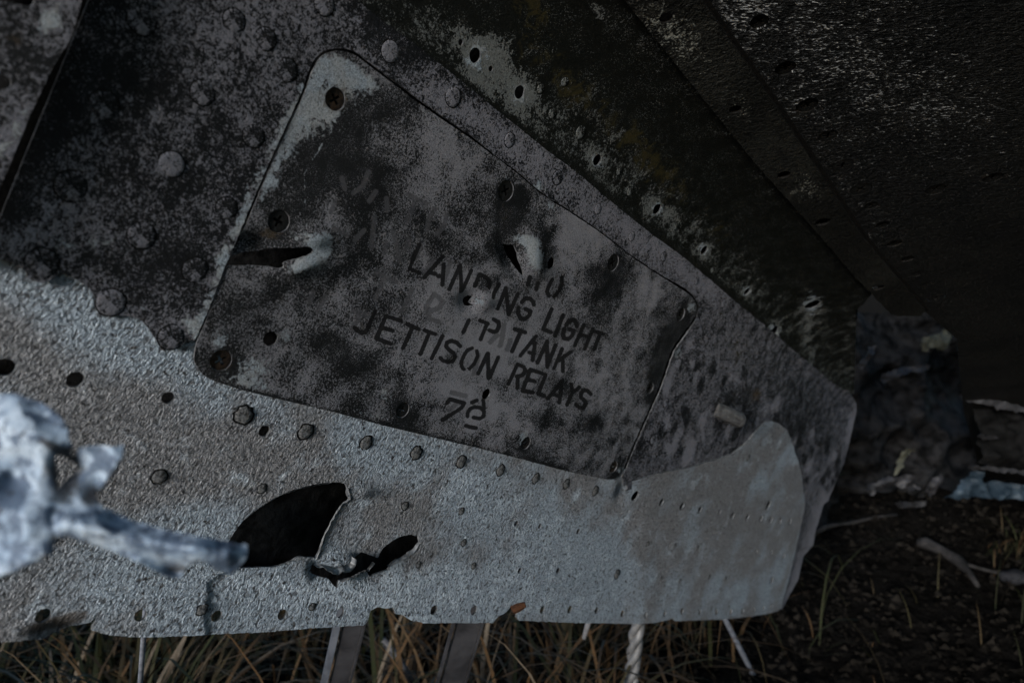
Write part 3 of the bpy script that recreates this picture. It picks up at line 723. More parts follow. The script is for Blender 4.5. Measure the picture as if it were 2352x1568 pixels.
lower["label"] = "pale grainy lower skin torn open in two holes, rivet holes along its edge"

def curled_lip(edge, width, rise, mat, seed, flip=1):
    """a strip of torn metal curling away from a torn edge"""
    rg = random.Random(seed)
    e = densify(edge, 4, 0.3, closed=False, seed=seed)
    tg = np.gradient(e, axis=0); tg /= np.linalg.norm(tg, axis=1)[:, None]
    nv = np.stack([-tg[:, 1], tg[:, 0]], 1) * flip
    rows = []
    wv_ = np.array([width * rg.uniform(0.45, 1.25) * min(1, 3.0 * min(i, len(e) - 1 - i) / len(e) + 0.08) for i in range(len(e))])
    for t in (0, .35, .7, 1):
        px = e + nv * (wv_ * t)[:, None]
        P, N = on_wreck(px)
        P = P + N * (low_off(px) + rise * t * t + 0.0002)[:, None]
        rows.append(P)
    front = np.vstack(rows); n_ = len(e)
    back = front - np.repeat(on_wreck(e)[1].mean(0)[None], len(front), 0) * 0.0007
    vs = world_of(np.vstack([front, back])); m_ = len(front)
    fs = []
    for r_ in range(3):
        for i in range(n_ - 1):
            a = r_ * n_ + i
            fs.append((a, a + 1, a + n_ + 1, a + n_)); fs.append((m_ + a, m_ + a + n_, m_ + a + n_ + 1, m_ + a + 1))
    for i in range(n_ - 1):
        a = 3 * n_ + i; fs.append((a, a + 1, m_ + a + 1, m_ + a))
    return link("curled_lip", make_mesh("curled_lip", vs, fs, [mat], None, [True] * len(fs)), lower, vs.mean(0))
M_LIP = plain("bare_torn_lip", (0.08, 0.083, 0.087), (0.19, 0.196, 0.205), 160, 0.5, 0.2, 0.5, 0.001, spec=0.4)
curled_lip([(801, 1121), (806, 1148), (790, 1159), (769, 1195), (748, 1236), (738, 1268), (729, 1288)], 4, 0.0006, M_LIP, 1, 1)
curled_lip([(727, 1300), (745, 1296), (769, 1304), (783, 1293), (796, 1299), (807, 1277)], 13, 0.0045, M_LIP, 2, 1)
curled_lip([(860, 1292), (850, 1312), (830, 1322), (817, 1328), (783, 1336)], 9, 0.0030, M_LIP, 3, 1)
curled_lip([(968, 1250), (954, 1273), (927, 1289), (898, 1304)], 5, -0.002, M_LIP, 4, 1)
curled_lip([(562, 1196), (597, 1169), (642, 1141), (694, 1122), (764, 1110)], 3.5, -0.0012, M_LIP, 5, 1)
# ---- fillet into the wing
fil_poly = [(520, -210), (700, -60), (1050, 225), (1180, 320), (1380, 470), (1640, 680), (1780, 795), (1850, 850), (1935, 905), (1963, 905), (1966, 800), (1967, 715), (1985, 700), (2010, 670), (1900, 535), (1745, 350), (1465, -10), (1270, -260)]
F_RIV = [(1272, 261, 13), (1337, 305, 17), (1245, 205, 12), (1450, 440, 12), (1555, 520, 11), (1425, 395, 10), (1300, 190, 12), (1640, 620, 9)]
F_HOLES = [(1095, 128, 23), (1197, 213, 21), (1375, 369, 18), (1512, 482, 18), (1620, 576, 15), (1718, 671, 13), (1867, 702, 24), (1780, 762, 20), (1062, 98, 10), (1131, 159, 9)]
FIL_BIAS = [('l', [(960, 108), (1078, 202), (1195, 296), (1387, 449), (1559, 582), (1689, 692), (1802, 786)], 13, -0.40), ('l', [(1200, 255), (1400, 400), (1640, 590)], 34, 0.07), ('e', 1120, 140, 70, 70, 45, 0.42), ('e', 1180, 230, 60, 40, 40, 0.3), ('e', 1000, 60, 40, 30, 30, 0.25), ('e', 1690, 660, 40, 60, 20, 0.06), ('e', 1380, 40, 30, 12, 55, 0.3), ('e', 1560, 560, 60, 60, 0, 0.04), ('l', [(1000, -60), (1400, 130), (1700, 470), (1900, 640)], 70, -0.35), ('e', 1860, 760, 14, 60, 0, 0.28), ('e', 1430, 300, 40, 60, 40, 0.02), ('e', 1350, 300, 40, 50, 0, 0.03)]
for x, y, r in F_HOLES: FIL_BIAS.append(('e', x, y, r * 1.25, r * 1.35, 0, 0.30))
FIL_MOSS = [('l', [(1200, -20), (1250, 130), (1330, 220), (1400, 260), (1470, 340), (1560, 440)], 52, 0.5), ('e', 1320, 200, 40, 50, 30, 0.35), ('l', [(1450, 310), (1520, 400)], 20, 0.3), ('e', 1650, 530, 50, 50, 0, 0.45), ('e', 1240, 20, 40, 40, 0, 0.3)]
fil_out = densify(fil_poly, 8, 0.3, seed=31)
fillet = sheet("wing_root_fillet", fil_out, [px_circle(x, y, r * 0.72, 18, 1, 0.04, int(x)) for x, y, r in F_HOLES], on_wreck, 5.0, 0.0010, [M_FILLET, M_RIM], fus, lambda V: np.full(len(V), -0.0014),
               {"bias": lambda V: splat(V, FIL_BIAS), "moss": lambda V: splat(V, FIL_MOSS), "bare": lambda V: splat(V, [('e', 1100, 150, 40, 50, 30, 0.25), ('e', 1190, 240, 30, 20, 0, 0.25)] + [('e', x, y, r * 1.05, r * 1.2, 0, 0.8) for x, y, r in F_HOLES if r > 12]), "rust": lambda V: np.zeros(len(V))}, rim_mat=1)

# ---- front skin at the far left, standing proud
fr_poly = [(-330, -330), (250, -330), (168, 40), (152, 90), (113, 150), (62, 256), (10, 384), (-70, 560), (-330, 560)]
fr_hole = [densify(smooth_closed([(-60, -40), (30, -60), (66, -10), (70, 8), (58, 16), (30, 10), (10, 4), (-60, 6)], 1), 5), px_circle(-2, 186, 16, 18)]
front = sheet("front_skin", densify(fr_poly, 6, 0.4, seed=41), fr_hole, on_wreck, 6.0, 0.0016, [M_SIDE, M_RIM], fus, lambda V: np.full(len(V), 0.0062),
              {"bias": lambda V: splat(V, [('e', 40, 120, 60, 40, 0, -0.1), ('e', 30, 300, 50, 60, 0, 0.16), ('e', 60, 40, 60, 30, 0, 0.1)]), "bare": lambda V: splat(V, [('e', 110, 40, 36, 34, 30, 0.85), ('e', 90, 90, 24, 40, 10, 0.4), ('l', [(60, 220), (0, 350)], 30, 0.48)]),
               "rust": lambda V: splat(V, [('e', 30, 90, 50, 30, 0, 0.5)]), "moss": lambda V: np.zeros(len(V))}, rim_mat=1)
# the step between the proud front skin and the side skin
st_poly = [(-75, 560), (10, 380), (62, 252), (113, 146), (152, 86), (172, 40), (252, -330), (330, -330), (262, -130), (212, 0), (143, 165), (74, 330), (10, 490), (-60, 620)]
sheet("joint_web", densify(st_poly, 8), [], on_wreck, 12.0, 0.001, [M_DARK], fus, lambda V: np.full(len(V), -0.004))
# the dark inner skin behind the outer one
in_poly = [(-330, -330), (1150, -330), (1560, 250), (1900, 560), (1985, 690), (1970, 900), (1890, 1110), (1830, 1290), (1795, 1385), (1700, 1403), (1500, 1413), (1200, 1405), (1000, 1420), (600, 1424), (300, 1440), (-330, 1450)]
sheet("inner_skin", densify(in_poly, 40), [], on_wreck, 18.0, 0.002, [M_INNER], fus, lambda V: -0.028 + 0.0025 * np.sin(V[:, 0] * 0.02) * np.cos(V[:, 1] * 0.03))

# ---- rivets and screws
def frame_at(mapper, c2):
    P, N = mapper(np.array([c2], float)); P, N = P[0], N[0]
    t2 = np.cross(N, E1); t2 /= np.linalg.norm(t2)
    return P, N, t2
def lathe_on(name, P, N, t2, rings, mats, midx, parent, n=22, rough=0.0, seed=0, attrs=None, tilt=None):
    """rings: (radius, height) from the centre outwards, about the surface normal"""
    rg = random.Random(seed)
    wob = [1 + rg.uniform(-rough, rough) for _ in range(n)]
    verts = [P + N * rings[0][1]]
    for k, (r, h) in enumerate(rings[1:]):
        for i in range(n):
            a = 2 * math.pi * i / n
            hh = h + (rg.uniform(-1, 1) * rough * 0.12 * rings[-1][0] if k < len(rings) - 2 else 0)
            verts.append(P + (E1 * math.cos(a) + t2 * math.sin(a)) * r * wob[i] + N * hh)
    faces, mi = [], []
    for i in range(n):
        faces.append((0, 1 + i, 1 + (i + 1) % n)); mi.append(midx[0])
    for k in range(len(rings) - 2):
        b = 1 + k * n
        for i in range(n):
            j = (i + 1) % n
            faces.append((b + i, b + n + i, b + n + j, b + j)); mi.append(midx[k + 1])
    verts = np.array(verts)
    # orient towards the camera side in world axes
    Wv = world_of(verts); Nw = np.array([N[0], N[2], N[1]])
    f0 = faces[0]
    if np.dot(np.cross(Wv[f0[1]] - Wv[f0[0]], Wv[f0[2]] - Wv[f0[0]]), Nw) < 0: faces = [f[::-1] for f in faces]
    me = make_mesh(name, Wv, faces, mats, mi, [True] * len(faces), {k: np.full(len(verts), v) for k, v in (attrs or {}).items()})
    return link(name, me, parent, world_of(np.array([P]))[0])

for x, y, r, lum in S_RIV:
    P, N, t2 = frame_at(on_wreck, (x, y)); R_ = r * 0.92 / F * P[2]
    P = P + N * side_off(np.array([[x, y]], float))[0]
    lathe_on("rivet", P, N, t2, [(0, .00030), (R_ * .7, .00028), (R_ * .94, .0002), (R_ * .985, .00008), (R_ * 1.0, .00006), (R_ * 1.10, .00005)], [M_SIDE, M_DARK], [0, 0, 0, 1, 1], side, 26, 0.015, int(x), {"bias": 0.03 + 0.28 * lum if lum > 0 else 0.02 + 0.12 * lum, "bare": 0.0, "rust": 0.0, "moss": 0.0})
for x, y, r in L_RIV:
    P, N, t2 = frame_at(on_wreck, (x, y)); R_ = r * 0.9 / F * P[2]
    P = P + N * low_off(np.array([[x, y]], float))[0]
    o = lathe_on("rivet", P, N, t2, [(0, R_ * .09), (R_ * .45, R_ * .15), (R_ * .82, R_ * .14), (R_ * .97, R_ * .03), (R_ * 1.0, .0001), (R_ * 1.2, .00006)], [M_LRIV, M_DARK], [0, 0, 0, 1, 1], lower, 18, 0.13 if r > 9 else 0.05, int(x), {"bias": -0.06, "bare": 0.1, "rust": 0.1, "moss": 0.0})
for x, y, r in F_RIV:
    P, N, t2 = frame_at(on_wreck, (x, y)); R_ = r * 0.9 / F * P[2]
    P = P - N * 0.0014
    lathe_on('rivet', P, N, t2, [(0, .00035), (R_ * .7, .0003), (R_ * .94, .0002), (R_ * .985, .00008), (R_, .00006), (R_ * 1.12, .00005)], [M_FILLET, M_DARK], [0, 0, 0, 1, 1], fillet, 18, 0.03, int(x), {'bias': 0.2, 'bare': 0.25, 'rust': 0.0, 'moss': 0.0})
def screw(name, P, N, t2, R_, mat, parent, depth, seed):
    rg = random.Random(seed)
    a0 = rg.uniform(0, 1.5)
    out = [(R_ * 1.0 * math.cos(i * 2 * math.pi / 22), R_ * math.sin(i * 2 * math.pi / 22)) for i in range(22)]
    a, b = R_ * 0.55, R_ * 0.13
    plus = [(b, b), (a, b), (a, -b), (b, -b), (b, -a), (-b, -a), (-b, -b), (-a, -b), (-a, b), (-b, b), (-b, a), (b, a)]
    c, s = math.cos(a0), math.sin(a0)
    plus = [(x * c - y * s, x * s + y * c) for x, y in plus]
    V2 = [Vector(p) / R_ for p in out + plus]
    ed = [(i, (i + 1) % 22) for i in range(22)] + [(22 + i, 22 + (i + 1) % 12) for i in range(12)]
    r = delaunay_2d_cdt(V2, ed, [], 0, 1e-7, False)
    vs = [np.array((v.x, v.y)) * R_ for v in r[0]]
    tris = [tuple(f) for f in r[2]]
    cen = np.array([np.mean([vs[i] for i in f], 0) for f in tris])
    inn = inside(cen, np.array(plus))
    verts, faces, midx = [], [], []
    def add(p, h): verts.append(P + E1 * p[0] + t2 * p[1] + N * h); return len(verts) - 1
    for f, q in zip(tris, inn):
        faces.append(tuple(add(vs[i], -depth - (R_ * 0.35 if q else 0)) for i in f)); midx.append(1 if q else 0)
    for i in range(12):
        p, q = plus[i], plus[(i + 1) % 12]
        faces.append((add(p, -depth), add(q, -depth), add(q, -depth - R_ * .35), add(p, -depth - R_ * .35))); midx.append(1)
    for i in range(22):
        p, q = out[i], out[(i + 1) % 22]
        faces.append((add(p, -depth), add(q, -depth), add((q[0] * .9, q[1] * .9), -depth - R_ * .6), add((p[0] * .9, p[1] * .9), -depth - R_ * .6))); midx.append(0)
    me = make_mesh(name, world_of(np.array(verts)), faces, [mat, M_DARK], midx)
    return link(name, me, parent, world_of(np.array([P]))[0])
for x, y, r, ru in SCREWS:
    P, N, t2 = frame_at(on_wreck, (x, y)); R_ = r * 0.93 / F * P[2]
    P = P + N * panel_off(np.array([[x, y]], float))[0]
    screw("screw", P, N, t2, R_, M_SCREW if ru else M_WSCREW, panel, 0.0006, int(x))

# ---- peg sticking out of the side skin
def tube(pts, rads, n=10, cap=True, rough=0.0, seed=0):
    rg = random.Random(seed)
    pts = [np.asarray(p, float) for p in pts]
    verts, faces = [], []
    up = np.array([0.3, 0.5, 0.81])
    for i, p in enumerate(pts):
        d = pts[min(i + 1, len(pts) - 1)] - pts[max(i - 1, 0)]; d /= np.linalg.norm(d)
        u = np.cross(d, up); u /= np.linalg.norm(u); v = np.cross(d, u)
        for k in range(n):
            a = 2 * math.pi * k / n
            verts.append(p + (u * math.cos(a) + v * math.sin(a)) * rads[i] * (1 + rg.uniform(-rough, rough)))
    for i in range(len(pts) - 1):
        for k in range(n):
            j = (k + 1) % n
            faces.append((i * n + k, i * n + j, (i + 1) * n + j, (i + 1) * n + k))
    if cap:
        faces.append(tuple(range(n))[::-1]); faces.append(tuple(range((len(pts) - 1) * n, len(pts) * n)))
    return verts, faces
P, N, t2 = frame_at(on_wreck, (1645, 940))
P2 = P + N * 0.014 + E1 * 0.034 - t2 * 0.001
zw = lambda p: world_of(np.array([p]))[0]
v, f = tube([zw(P - N * .002), zw(P * .5 + P2 * .5), zw(P2)], [.0075, .008, .0078], 14, True, 0.08, 3)
link("peg", make_mesh("peg", v, f, [plain("pale_peg", (0.035, .0345, .035), (.075, .074, .074), 160, .6)], None, [False] * len(f)), side)
# light chips of corrosion on the rim right of the panel corner (a torn tab)
tab = [(1412, 1104), (1440, 1098), (1452, 1108), (1436, 1130), (1428, 1146), (1416, 1140)]

# ------------------------------------------------------------------ wing underside
WORG = world_of(on_wing(px_to_uc(np.array([[2050.0, 300.0]])))[0])[0]
wing = thing("aircraft_wing", "dark grainy underside of aircraft wing overhanging the fuselage, with edge strip and rows of screws", "aircraft wing", WORG)
vis = px_to_uc(np.array([(1560, 0), (1720, 240), (1900, 520), (2060, 712), (2125, 716), (2198, 778), (2205, 860), (2214, 950), (2240, 1040), (2256, 1092), (2352, 1104), (2800, 1130)], float))
w_poly = [tuple(p) for p in vis] + [(2.2, 1.0), (-0.15, 0.75), (-0.55, 0.42), (-0.5, 0.07)]  # last corners: unseen wing drawn out past the camera to block sky
W_SCR = [(1744, 50, 23, 16), (1804, 156, 25, 16), (1854, 242, 26, 16), (1902, 314, 23, 13), (1936, 382, 25, 12), (1977, 436, 25, 13), (2001, 473, 17, 8), (2026, 516, 17, 7), (2054, 558, 17, 5), (2084, 594, 15, 5), (2108, 629, 15, 4), (2125, 657, 14, 4), (2149, 436, 23, 9), (2280, 409, 22, 8), (2150, 686, 20, 4)]
WX = np.array([1.0, 0.0, 0.0]); WX -= CN3 * WX.dot(CN3); WX /= np.linalg.norm(WX); WY = np.cross(CN3, WX); WX, WY = WX * 0.96 + WY * 0.28 * (1 if WY[1] > 0 else -1), WY
def wing_off(V): return 0.0007 * np.sin(V[:, 0] * 22) * np.sin(V[:, 1] * 17)
w_h = []
for x, y, rx, ry in W_SCR:
    c2 = px_to_uc(np.array([[x, y]], float))[0]
    z = on_wing(c2[None])[0][0][2]
    w_h.append((c2, rx / F * z * 0.95))
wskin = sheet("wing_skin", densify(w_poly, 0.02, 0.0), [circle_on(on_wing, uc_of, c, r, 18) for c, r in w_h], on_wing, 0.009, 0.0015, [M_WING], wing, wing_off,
              {"su": lambda V: on_wing(V)[0].dot(WX) * 0.42, "sv": lambda V: on_wing(V)[0].dot(WY), "wear_glint": lambda V: splat(to_px(on_wing(V)[0]), [('e', 1900, 130, 420, 300, 30, 0.66), ('e', 2250, 250, 260, 220, 20, 0.25), ('e', 2000, 520, 60, 160, -40, 0.3), ('e', 1700, 20, 90, 60, 0, 0.4)]),  # painted glints densest at upper left, thinning out as the light does
               "bias": lambda V: np.zeros(len(V)), "bare": lambda V: np.zeros(len(V)), "rust": lambda V: sum(0.55 * np.exp(-((V[:, 0] - c[0]) ** 2 + (V[:, 1] - c[1]) ** 2) / (r * 1.5) ** 2) for c, r in w_h)})
for k, (c, r) in enumerate(w_h):
    P, N, t2 = frame_at(on_wing, c)
    screw("screw", P, N, t2, r * 0.94, M_WSCREW, wskin, 0.0008, k)
sheet("backing_sheet", densify([(-0.4, 0.0), (0.75, 0.0), (1.0, 0.6), (0.0, 0.6)], 0.1), [], on_wing, 0.08, 0.002, [M_DARK], wing, lambda V: np.full(len(V), -0.02))
strip_px = [(1255, -240), (1442, 0), (1590, 187), (1730, 363), (1885, 538), (1960, 627), (2044, 714), (2060, 719), (2112, 720), (2124, 708), (1981, 538), (1890, 402), (1793, 254), (1708, 130), (1617, 0), (1470, -220)]
ST_H = [(1528, 31, 15, 10), (1687, 242, 14, 8), (1799, 393, 15, 6), (1888, 502, 16, 5), (2015, 654, 13, 4)]
def st_circle(x, y, rx):
    z = on_wreck(np.array([[x, y]], float))[0][0][2]
    return circle_on(on_wreck, to_px, (x, y), rx / F * z, 16, 1, 0.05, int(x))
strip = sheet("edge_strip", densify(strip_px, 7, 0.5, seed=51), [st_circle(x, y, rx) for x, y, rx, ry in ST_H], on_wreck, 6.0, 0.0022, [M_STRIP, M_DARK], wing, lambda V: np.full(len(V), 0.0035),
              {"wear_glint": lambda V: splat(V, [('e', 1540, 60, 150, 70, 45, 1.0), ('e', 1700, 240, 60, 50, 40, 0.6), ('e', 1850, 420, 60, 50, 40, 0.8), ('e', 2000, 640, 40, 60, 0, 0.3)]), "bias": lambda V: np.zeros(len(V)), "bare": lambda V: splat(V, [('e', 1480, 20, 60, 30, 0, 0.2), ('e', 1600, 100, 50, 40, 0, .1), ('e', 1830, 360, 40, 20, 30, 0.15)]), "rust": lambda V: splat(V, [(('e'), 1460, 5, 40, 10, 0, 0.5), ('e', 1700, 340, 40, 60, 0, .2)])}, rim_mat=1)

edge_shade_line = [(1617, 0), (1708, 130), (1793, 254), (1890, 402), (1981, 538), (2124, 708)]
edge_shade_poly = [(1462, -230)] + edge_shade_line + [(2133, 708), (1990, 536), (1901, 400), (1804, 252), (1720, 128), (1630, -2), (1478, -230)]
sheet("strip_edge_shade", densify(edge_shade_poly, 7, 0.5, seed=52), [], on_wreck, 7.0, 0.0006, [M_DARK], wing, lambda V: np.full(len(V), 0.0016))  # dark band standing in for shade along the strip's right edge
# ------------------------------------------------------------------ torn fragment in the foreground
FR = [(-160, 900), (0, 905), (35, 903), (67, 917), (97, 925), (126, 947), (144, 964), (155, 981), (154, 1002), (163, 1019), (158, 1036), (166, 1050), (176, 1040), (182, 1029), (210, 1024), (238, 1022), (262, 1026), (282, 1021), (279, 1043), (264, 1072), (252, 1090), (235, 1116), (218, 1128), (223, 1152), (240, 1165), (264, 1175), (293, 1192), (337, 1204), (381, 1216), (440, 1228), (499, 1239), (531, 1245), (550, 1251), (566, 1250), (569, 1263), (563, 1283), (543, 1307), (528, 1318), (499, 1307), (475, 1287), (458, 1284), (434, 1295), (424, 1310), (416, 1323), (390, 1326), (376, 1319), (331, 1296), (264, 1266), (229, 1254), (200, 1245), (164, 1231), (138, 1230), (124, 1240), (117, 1263), (97, 1281), (44, 1304), (0, 1322), (-160, 1370)]
FRH = [(117, 1042), (138, 1038), (160, 1056), (186, 1074), (178, 1086), (153, 1098), (140, 1114), (124, 1133), (128, 1102), (126, 1066)]
FB = at(60, 1150, 0.165) * 0
Zf = 0.165
def frag_map(V):
    r = rays(V)
    n0 = np.array([0.30, 0.42, -0.86]); n0 /= np.linalg.norm(n0)
    c = rays(np.array([[150.0, 1150.0]]))[0] * Zf
    s = c.dot(n0) / r.dot(n0)
    s = np.clip(s, 0.11, 0.25)
    s = s - frag_off(V)
    P = r * s[:, None]
    return P, np.repeat(n0[None], len(V), 0)
def frag_off(V):
    w = np.zeros(len(V))
    for i, (x, y) in enumerate(V):
        p = Vector((x * 0.012, y * 0.012, 3.1))
        w[i] = 0.0035 * mnoise.noise(p * 0.7) - 0.0014 * abs(mnoise.noise(p * 1.3))
    w += 0.006 * splat(V, [('e', 60, 990, 90, 60, 20, 1.0)]) - 0.006 * splat(V, [('e', 160, 1070, 34, 40, 30, 1.0)]) + 0.005 * splat(V, [('l', [(160, 1205), (330, 1240), (520, 1275)], 28, 1.0)]) - 0.004 * splat(V, [('e', 400, 1310, 40, 20, 20, 1.0)])
    w += 0.004 * splat(V, [('e', 60, 1200, 80, 60, 0, 1.0)])
    return w
frag = sheet("torn_metal_fragment", densify(FR, 4, 1.3, seed=61), [densify(smooth_closed(FRH, 1), 5, 0.6, seed=62)], frag_map, 4.0, 0.0022, [M_FRAG], None, None,
             {"bias": lambda V: splat(V, [('e', 130, 1220, 120, 60, 0, 0.1)]), "bare": lambda V: splat(V, [('e', 100, 970, 60, 40, 0, 0.14), ('e', 30, 1250, 60, 50, 0, 0.14)]), "rust": lambda V: splat(V, [('e', 150, 1085, 46, 62, 20, 0.55), ('e', 215, 1140, 26, 30, 0, 0.4), ('e', 400, 1305, 30, 16, 0, 0.4), ('l', [(95, 1010), (130, 1030), (165, 1045)], 9, 0.45), ('l', [(200, 1245), (120, 1235), (100, 1280)], 8, 0.35)])})
tag(frag, "jagged pale blue torn metal fragment, blurred in the foreground before the lower skin", "metal fragment")

# ------------------------------------------------------------------ ground, soil and grass
def gy_cam(x, z):                                # camera-frame height of the ground
    s = max(0.0, min(1.0, (x - 0.35) / 0.6)); s = s * s * (3 - 2 * s)
    far = max(0.0, z - 1.1)
    return -0.56 + 0.10 * min(far, 2.5) + s * 0.09 * min(far + 0.3, 1.5)
gs = list(np.concatenate([np.linspace(-40, -4, 10), np.linspace(-3.5, 4.5, 90), np.linspace(5, 60, 12)]))
gd = list(np.concatenate([np.linspace(-40, -2, 10), np.linspace(-1.5, 5, 80), np.linspace(5.6, 120, 16)]))
gr0 = random.Random(15)
M_LITTER = plain('dark_leaf_litter', (0.004, 0.0035, 0.003), (0.017, 0.0145, 0.012), 9, 0.95, spec=0.0)
gv = []
for d in gd:
    for x in gs:
        hgt = gy_cam(x, d) + CAM_H
        q = Vector((x * 3.2, d * 3.2, 0))
        hgt += 0.022 * mnoise.noise(q) + 0.012 * mnoise.noise(q * 3.1) + 0.006 * mnoise.noise(q * 8)
        gv.append((x, d, hgt))
nx = len(gs)
gf = [(j * nx + i, j * nx + i + 1, (j + 1) * nx + i + 1, (j + 1) * nx + i) for j in range(len(gd) - 1) for i in range(nx - 1)]
ground = link("ground", make_mesh("ground", gv, gf, [M_SOIL], None, [True] * len(gf)))
lv, lf = [], []
for k in range(5200):                            # crumbs of soil and dead leaf litter
    d = gr0.uniform(1.0, 2.6); px = gr0.uniform(1500, 2450); x = (px - W / 2) / F * d
    c = np.array([x, d, gy_cam(x, d) + CAM_H + 0.012]); r_ = 0.002 + 0.011 * gr0.random() ** 3
    b = len(lv)
    for q in ((1, 0, 0), (0, 1, 0), (-1, 0, 0), (0, -1, 0), (0, 0, .6)):
        lv.append(tuple(c + np.array(q) * r_ * gr0.uniform(0.4, 1.3) + np.array([gr0.gauss(0, .002), gr0.gauss(0, .002), gr0.gauss(0, .002)])))
    for i in range(4): lf.append((b + i, b + (i + 1) % 4, b + 4))
litter = link("leaf_litter", make_mesh("leaf_litter", lv, lf, [M_LITTER]))
litter["kind"] = "stuff"; litter["label"] = "dark crumbs of soil and leaf litter right of the wreck"
ground["kind"] = "structure"; ground["label"] = "dark bare soil under the wreck"

def ground_z(x, d): return gy_cam(x, d) + CAM_H
gverts, gfaces, ghue = [], [], []
def blade(x, d, L, az, lean, wd, hue, droop=1.0, z0=None):
    b = len(gverts)
    n = 6
    p = np.array([x, d, (ground_z(x, d) - 0.01) if z0 is None else z0])
    dirh = np.array([math.cos(az), math.sin(az), 0])
    side_ = np.array([-math.sin(az), math.cos(az), 0])
    el = math.radians(88 - lean * 20)
    for i in range(n + 1):
        t = i / n
        ww = wd * (1 - t) ** 0.6 * (0.7 + 0.3 * min(1, t * 4)) + 0.0002
        gverts.append(tuple(p - side_ * ww / 2)); gverts.append(tuple(p + side_ * ww / 2))
        ghue.extend([hue, hue])
        step = L / n
        p = p + (dirh * math.cos(el) + np.array([0, 0, 1]) * math.sin(el)) * step
        el -= droop * lean * 0.42
    for i in range(n):
        gfaces.append((b + 2 * i, b + 2 * i + 1, b + 2 * i + 3, b + 2 * i + 2))
gr = random.Random(77)
for k in range(420):                             # tussocks
    d = gr.uniform(0.78, 2.6); x = gr.uniform(-1.0, 1.0) * d
    if gr.random() < 0.25: x = gr.uniform(-0.7, 0.45) * d
    px = W / 2 + F * x / d
    dens = 26 if px < 1450 else (16 if px < 1780 else 1)
    if px > 1430 and d < 1.2: continue
    if px > 1780 and gr.random() < 0.5: continue
    tone = gr.choice([0.05, 0.2, 0.4, 0.55, 0.65, 0.85])
    if px > 1700: tone = gr.choice([0.0, 0.1, 0.2])
    if px < 700: tone = gr.choice([0.1, 0.35, 0.45, 0.9])
    for j in range(int(dens * gr.uniform(0.5, 1.3))):
        blade(x + gr.gauss(0, 0.035), d + gr.gauss(0, 0.035), gr.uniform(0.12, 0.42), gr.uniform(0, 2 * math.pi), gr.uniform(0.3, 1.25), gr.uniform(0.003, 0.0085), min(1, max(0, tone + gr.gauss(0, 0.13))))
for k in range(900):                             # lying dead blades
    d = gr.uniform(0.8, 2.4); x = gr.uniform(-0.8, 0.9) * d
    px = W / 2 + F * x / d
    if px > 1600: continue
    blade(x, d, gr.uniform(0.1, 0.3), gr.uniform(0, 2 * math.pi), gr.uniform(2.2, 3.6), gr.uniform(0.004, 0.009), gr.uniform(0.35, 1.0), 0.12)
for k in range(24):                              # thin stalks at the lower right
    px = gr.uniform(1700, 2380); d = gr.uniform(1.02, 1.35)
    blade((px - W / 2) / F * d, d, gr.uniform(0.05, 0.16), gr.uniform(0, 6.28), gr.uniform(0.1, 0.9), gr.uniform(0.0015, 0.003), gr.choice([0.0, 0.1, 0.3, 0.4, 0.6]))
for k in range(60):                              # a tuft at the far right edge
    d = 1.5 + gr.gauss(0, 0.05); px = gr.gauss(2345, 28)
    blade((px - W / 2) / F * d, d, gr.uniform(0.05, 0.15), gr.uniform(0, 6.28), gr.uniform(0.4, 1.6), gr.uniform(0.002, 0.004), gr.choice([0.0, 0.1, 0.2, 0.4, 0.65]))
grass = link("grass", make_mesh("grass", gverts, gfaces, [M_GRASS], None, [True] * len(gfaces), {"hue": ghue}))
grass["kind"] = "stuff"; grass["label"] = "dead brown and green grass tussocks under the lower skin"

# ------------------------------------------------------------------ struts, rods, cable below the lip
def drop(px, py, z, px2, py2, z2):
    a, b = at(px, py, z), at(px2, py2, z2)
    t = 1.0
    for k in range(400):                         # carry the line on until it meets the soil
        q = a + (b - a) * t
        if q[2] < ground_z(q[0], q[1]) - 0.01: break
        t += 0.02
    return a, a + (b - a) * t
def lit(px, py, z, px2, py2, z2, rad, name, label, cat, mat, n=10, group=None, rough=0.03, bend=0.0):
    a, b = drop(px, py, z, px2, py2, z2)
    pts = [a + (b - a) * t + np.array([bend * math.sin(t * 3), 0, 0]) for t in np.linspace(0, 1, 8)]
    o = b.copy()
    v, f = tube(pts, [rad] * 8, n, True, rough, int(px))
    ob = link(name, make_mesh(name, v, f, [mat], None, [True] * len(f)), None, o)
    return tag(ob, label, cat, group)
def angle_strut(A, B, wdir, w1, w2, th, name, label):
    """an L-section strut: a broad web and a narrow flange"""
    A, B = np.asarray(A), np.asarray(B)
    d = (B - A) / np.linalg.norm(B - A)
    wv = np.asarray(wdir, float); wv -= d * wv.dot(d); wv /= np.linalg.norm(wv)
    nv = np.cross(d, wv)
    if nv[1] > 0: nv = -nv
    t = thing(name, label, "strut", B, "grey metal struts below the lower skin")
    def box(nm, o, u, ul, v_, vl, mat):
        vs = []
        for e in (A, B):
            for su, sv in ((0, 0), (1, 0), (1, 1), (0, 1)):
                vs.append(e + o + u * ul * su + v_ * vl * sv)
        fs = [(0, 1, 2, 3), (7, 6, 5, 4), (0, 4, 5, 1), (1, 5, 6, 2), (2, 6, 7, 3), (3, 7, 4, 0)]
        link(nm, make_mesh(nm, vs, fs, [mat]), t)
    box("web", np.zeros(3), wv, w1, -nv, th, M_STRUT)
    box("flange", -wv * (th * 1.1), -wv, w2, nv, th * 1.5, M_STRUTL if "pale" in label else M_STRUT)
    box("lip", wv * (w1 + 0.0003), wv, th, nv, w2 * 0.8, M_STRUT)
    return t
A, B = drop(800, 1380, 0.62, 757, 1568, 0.66)
angle_strut(A, B, (1, 0.15, 0.1), 0.0175, 0.0065, 0.002, "strut", "grey L-section strut with a pale edge, left of the two below the torn notch")
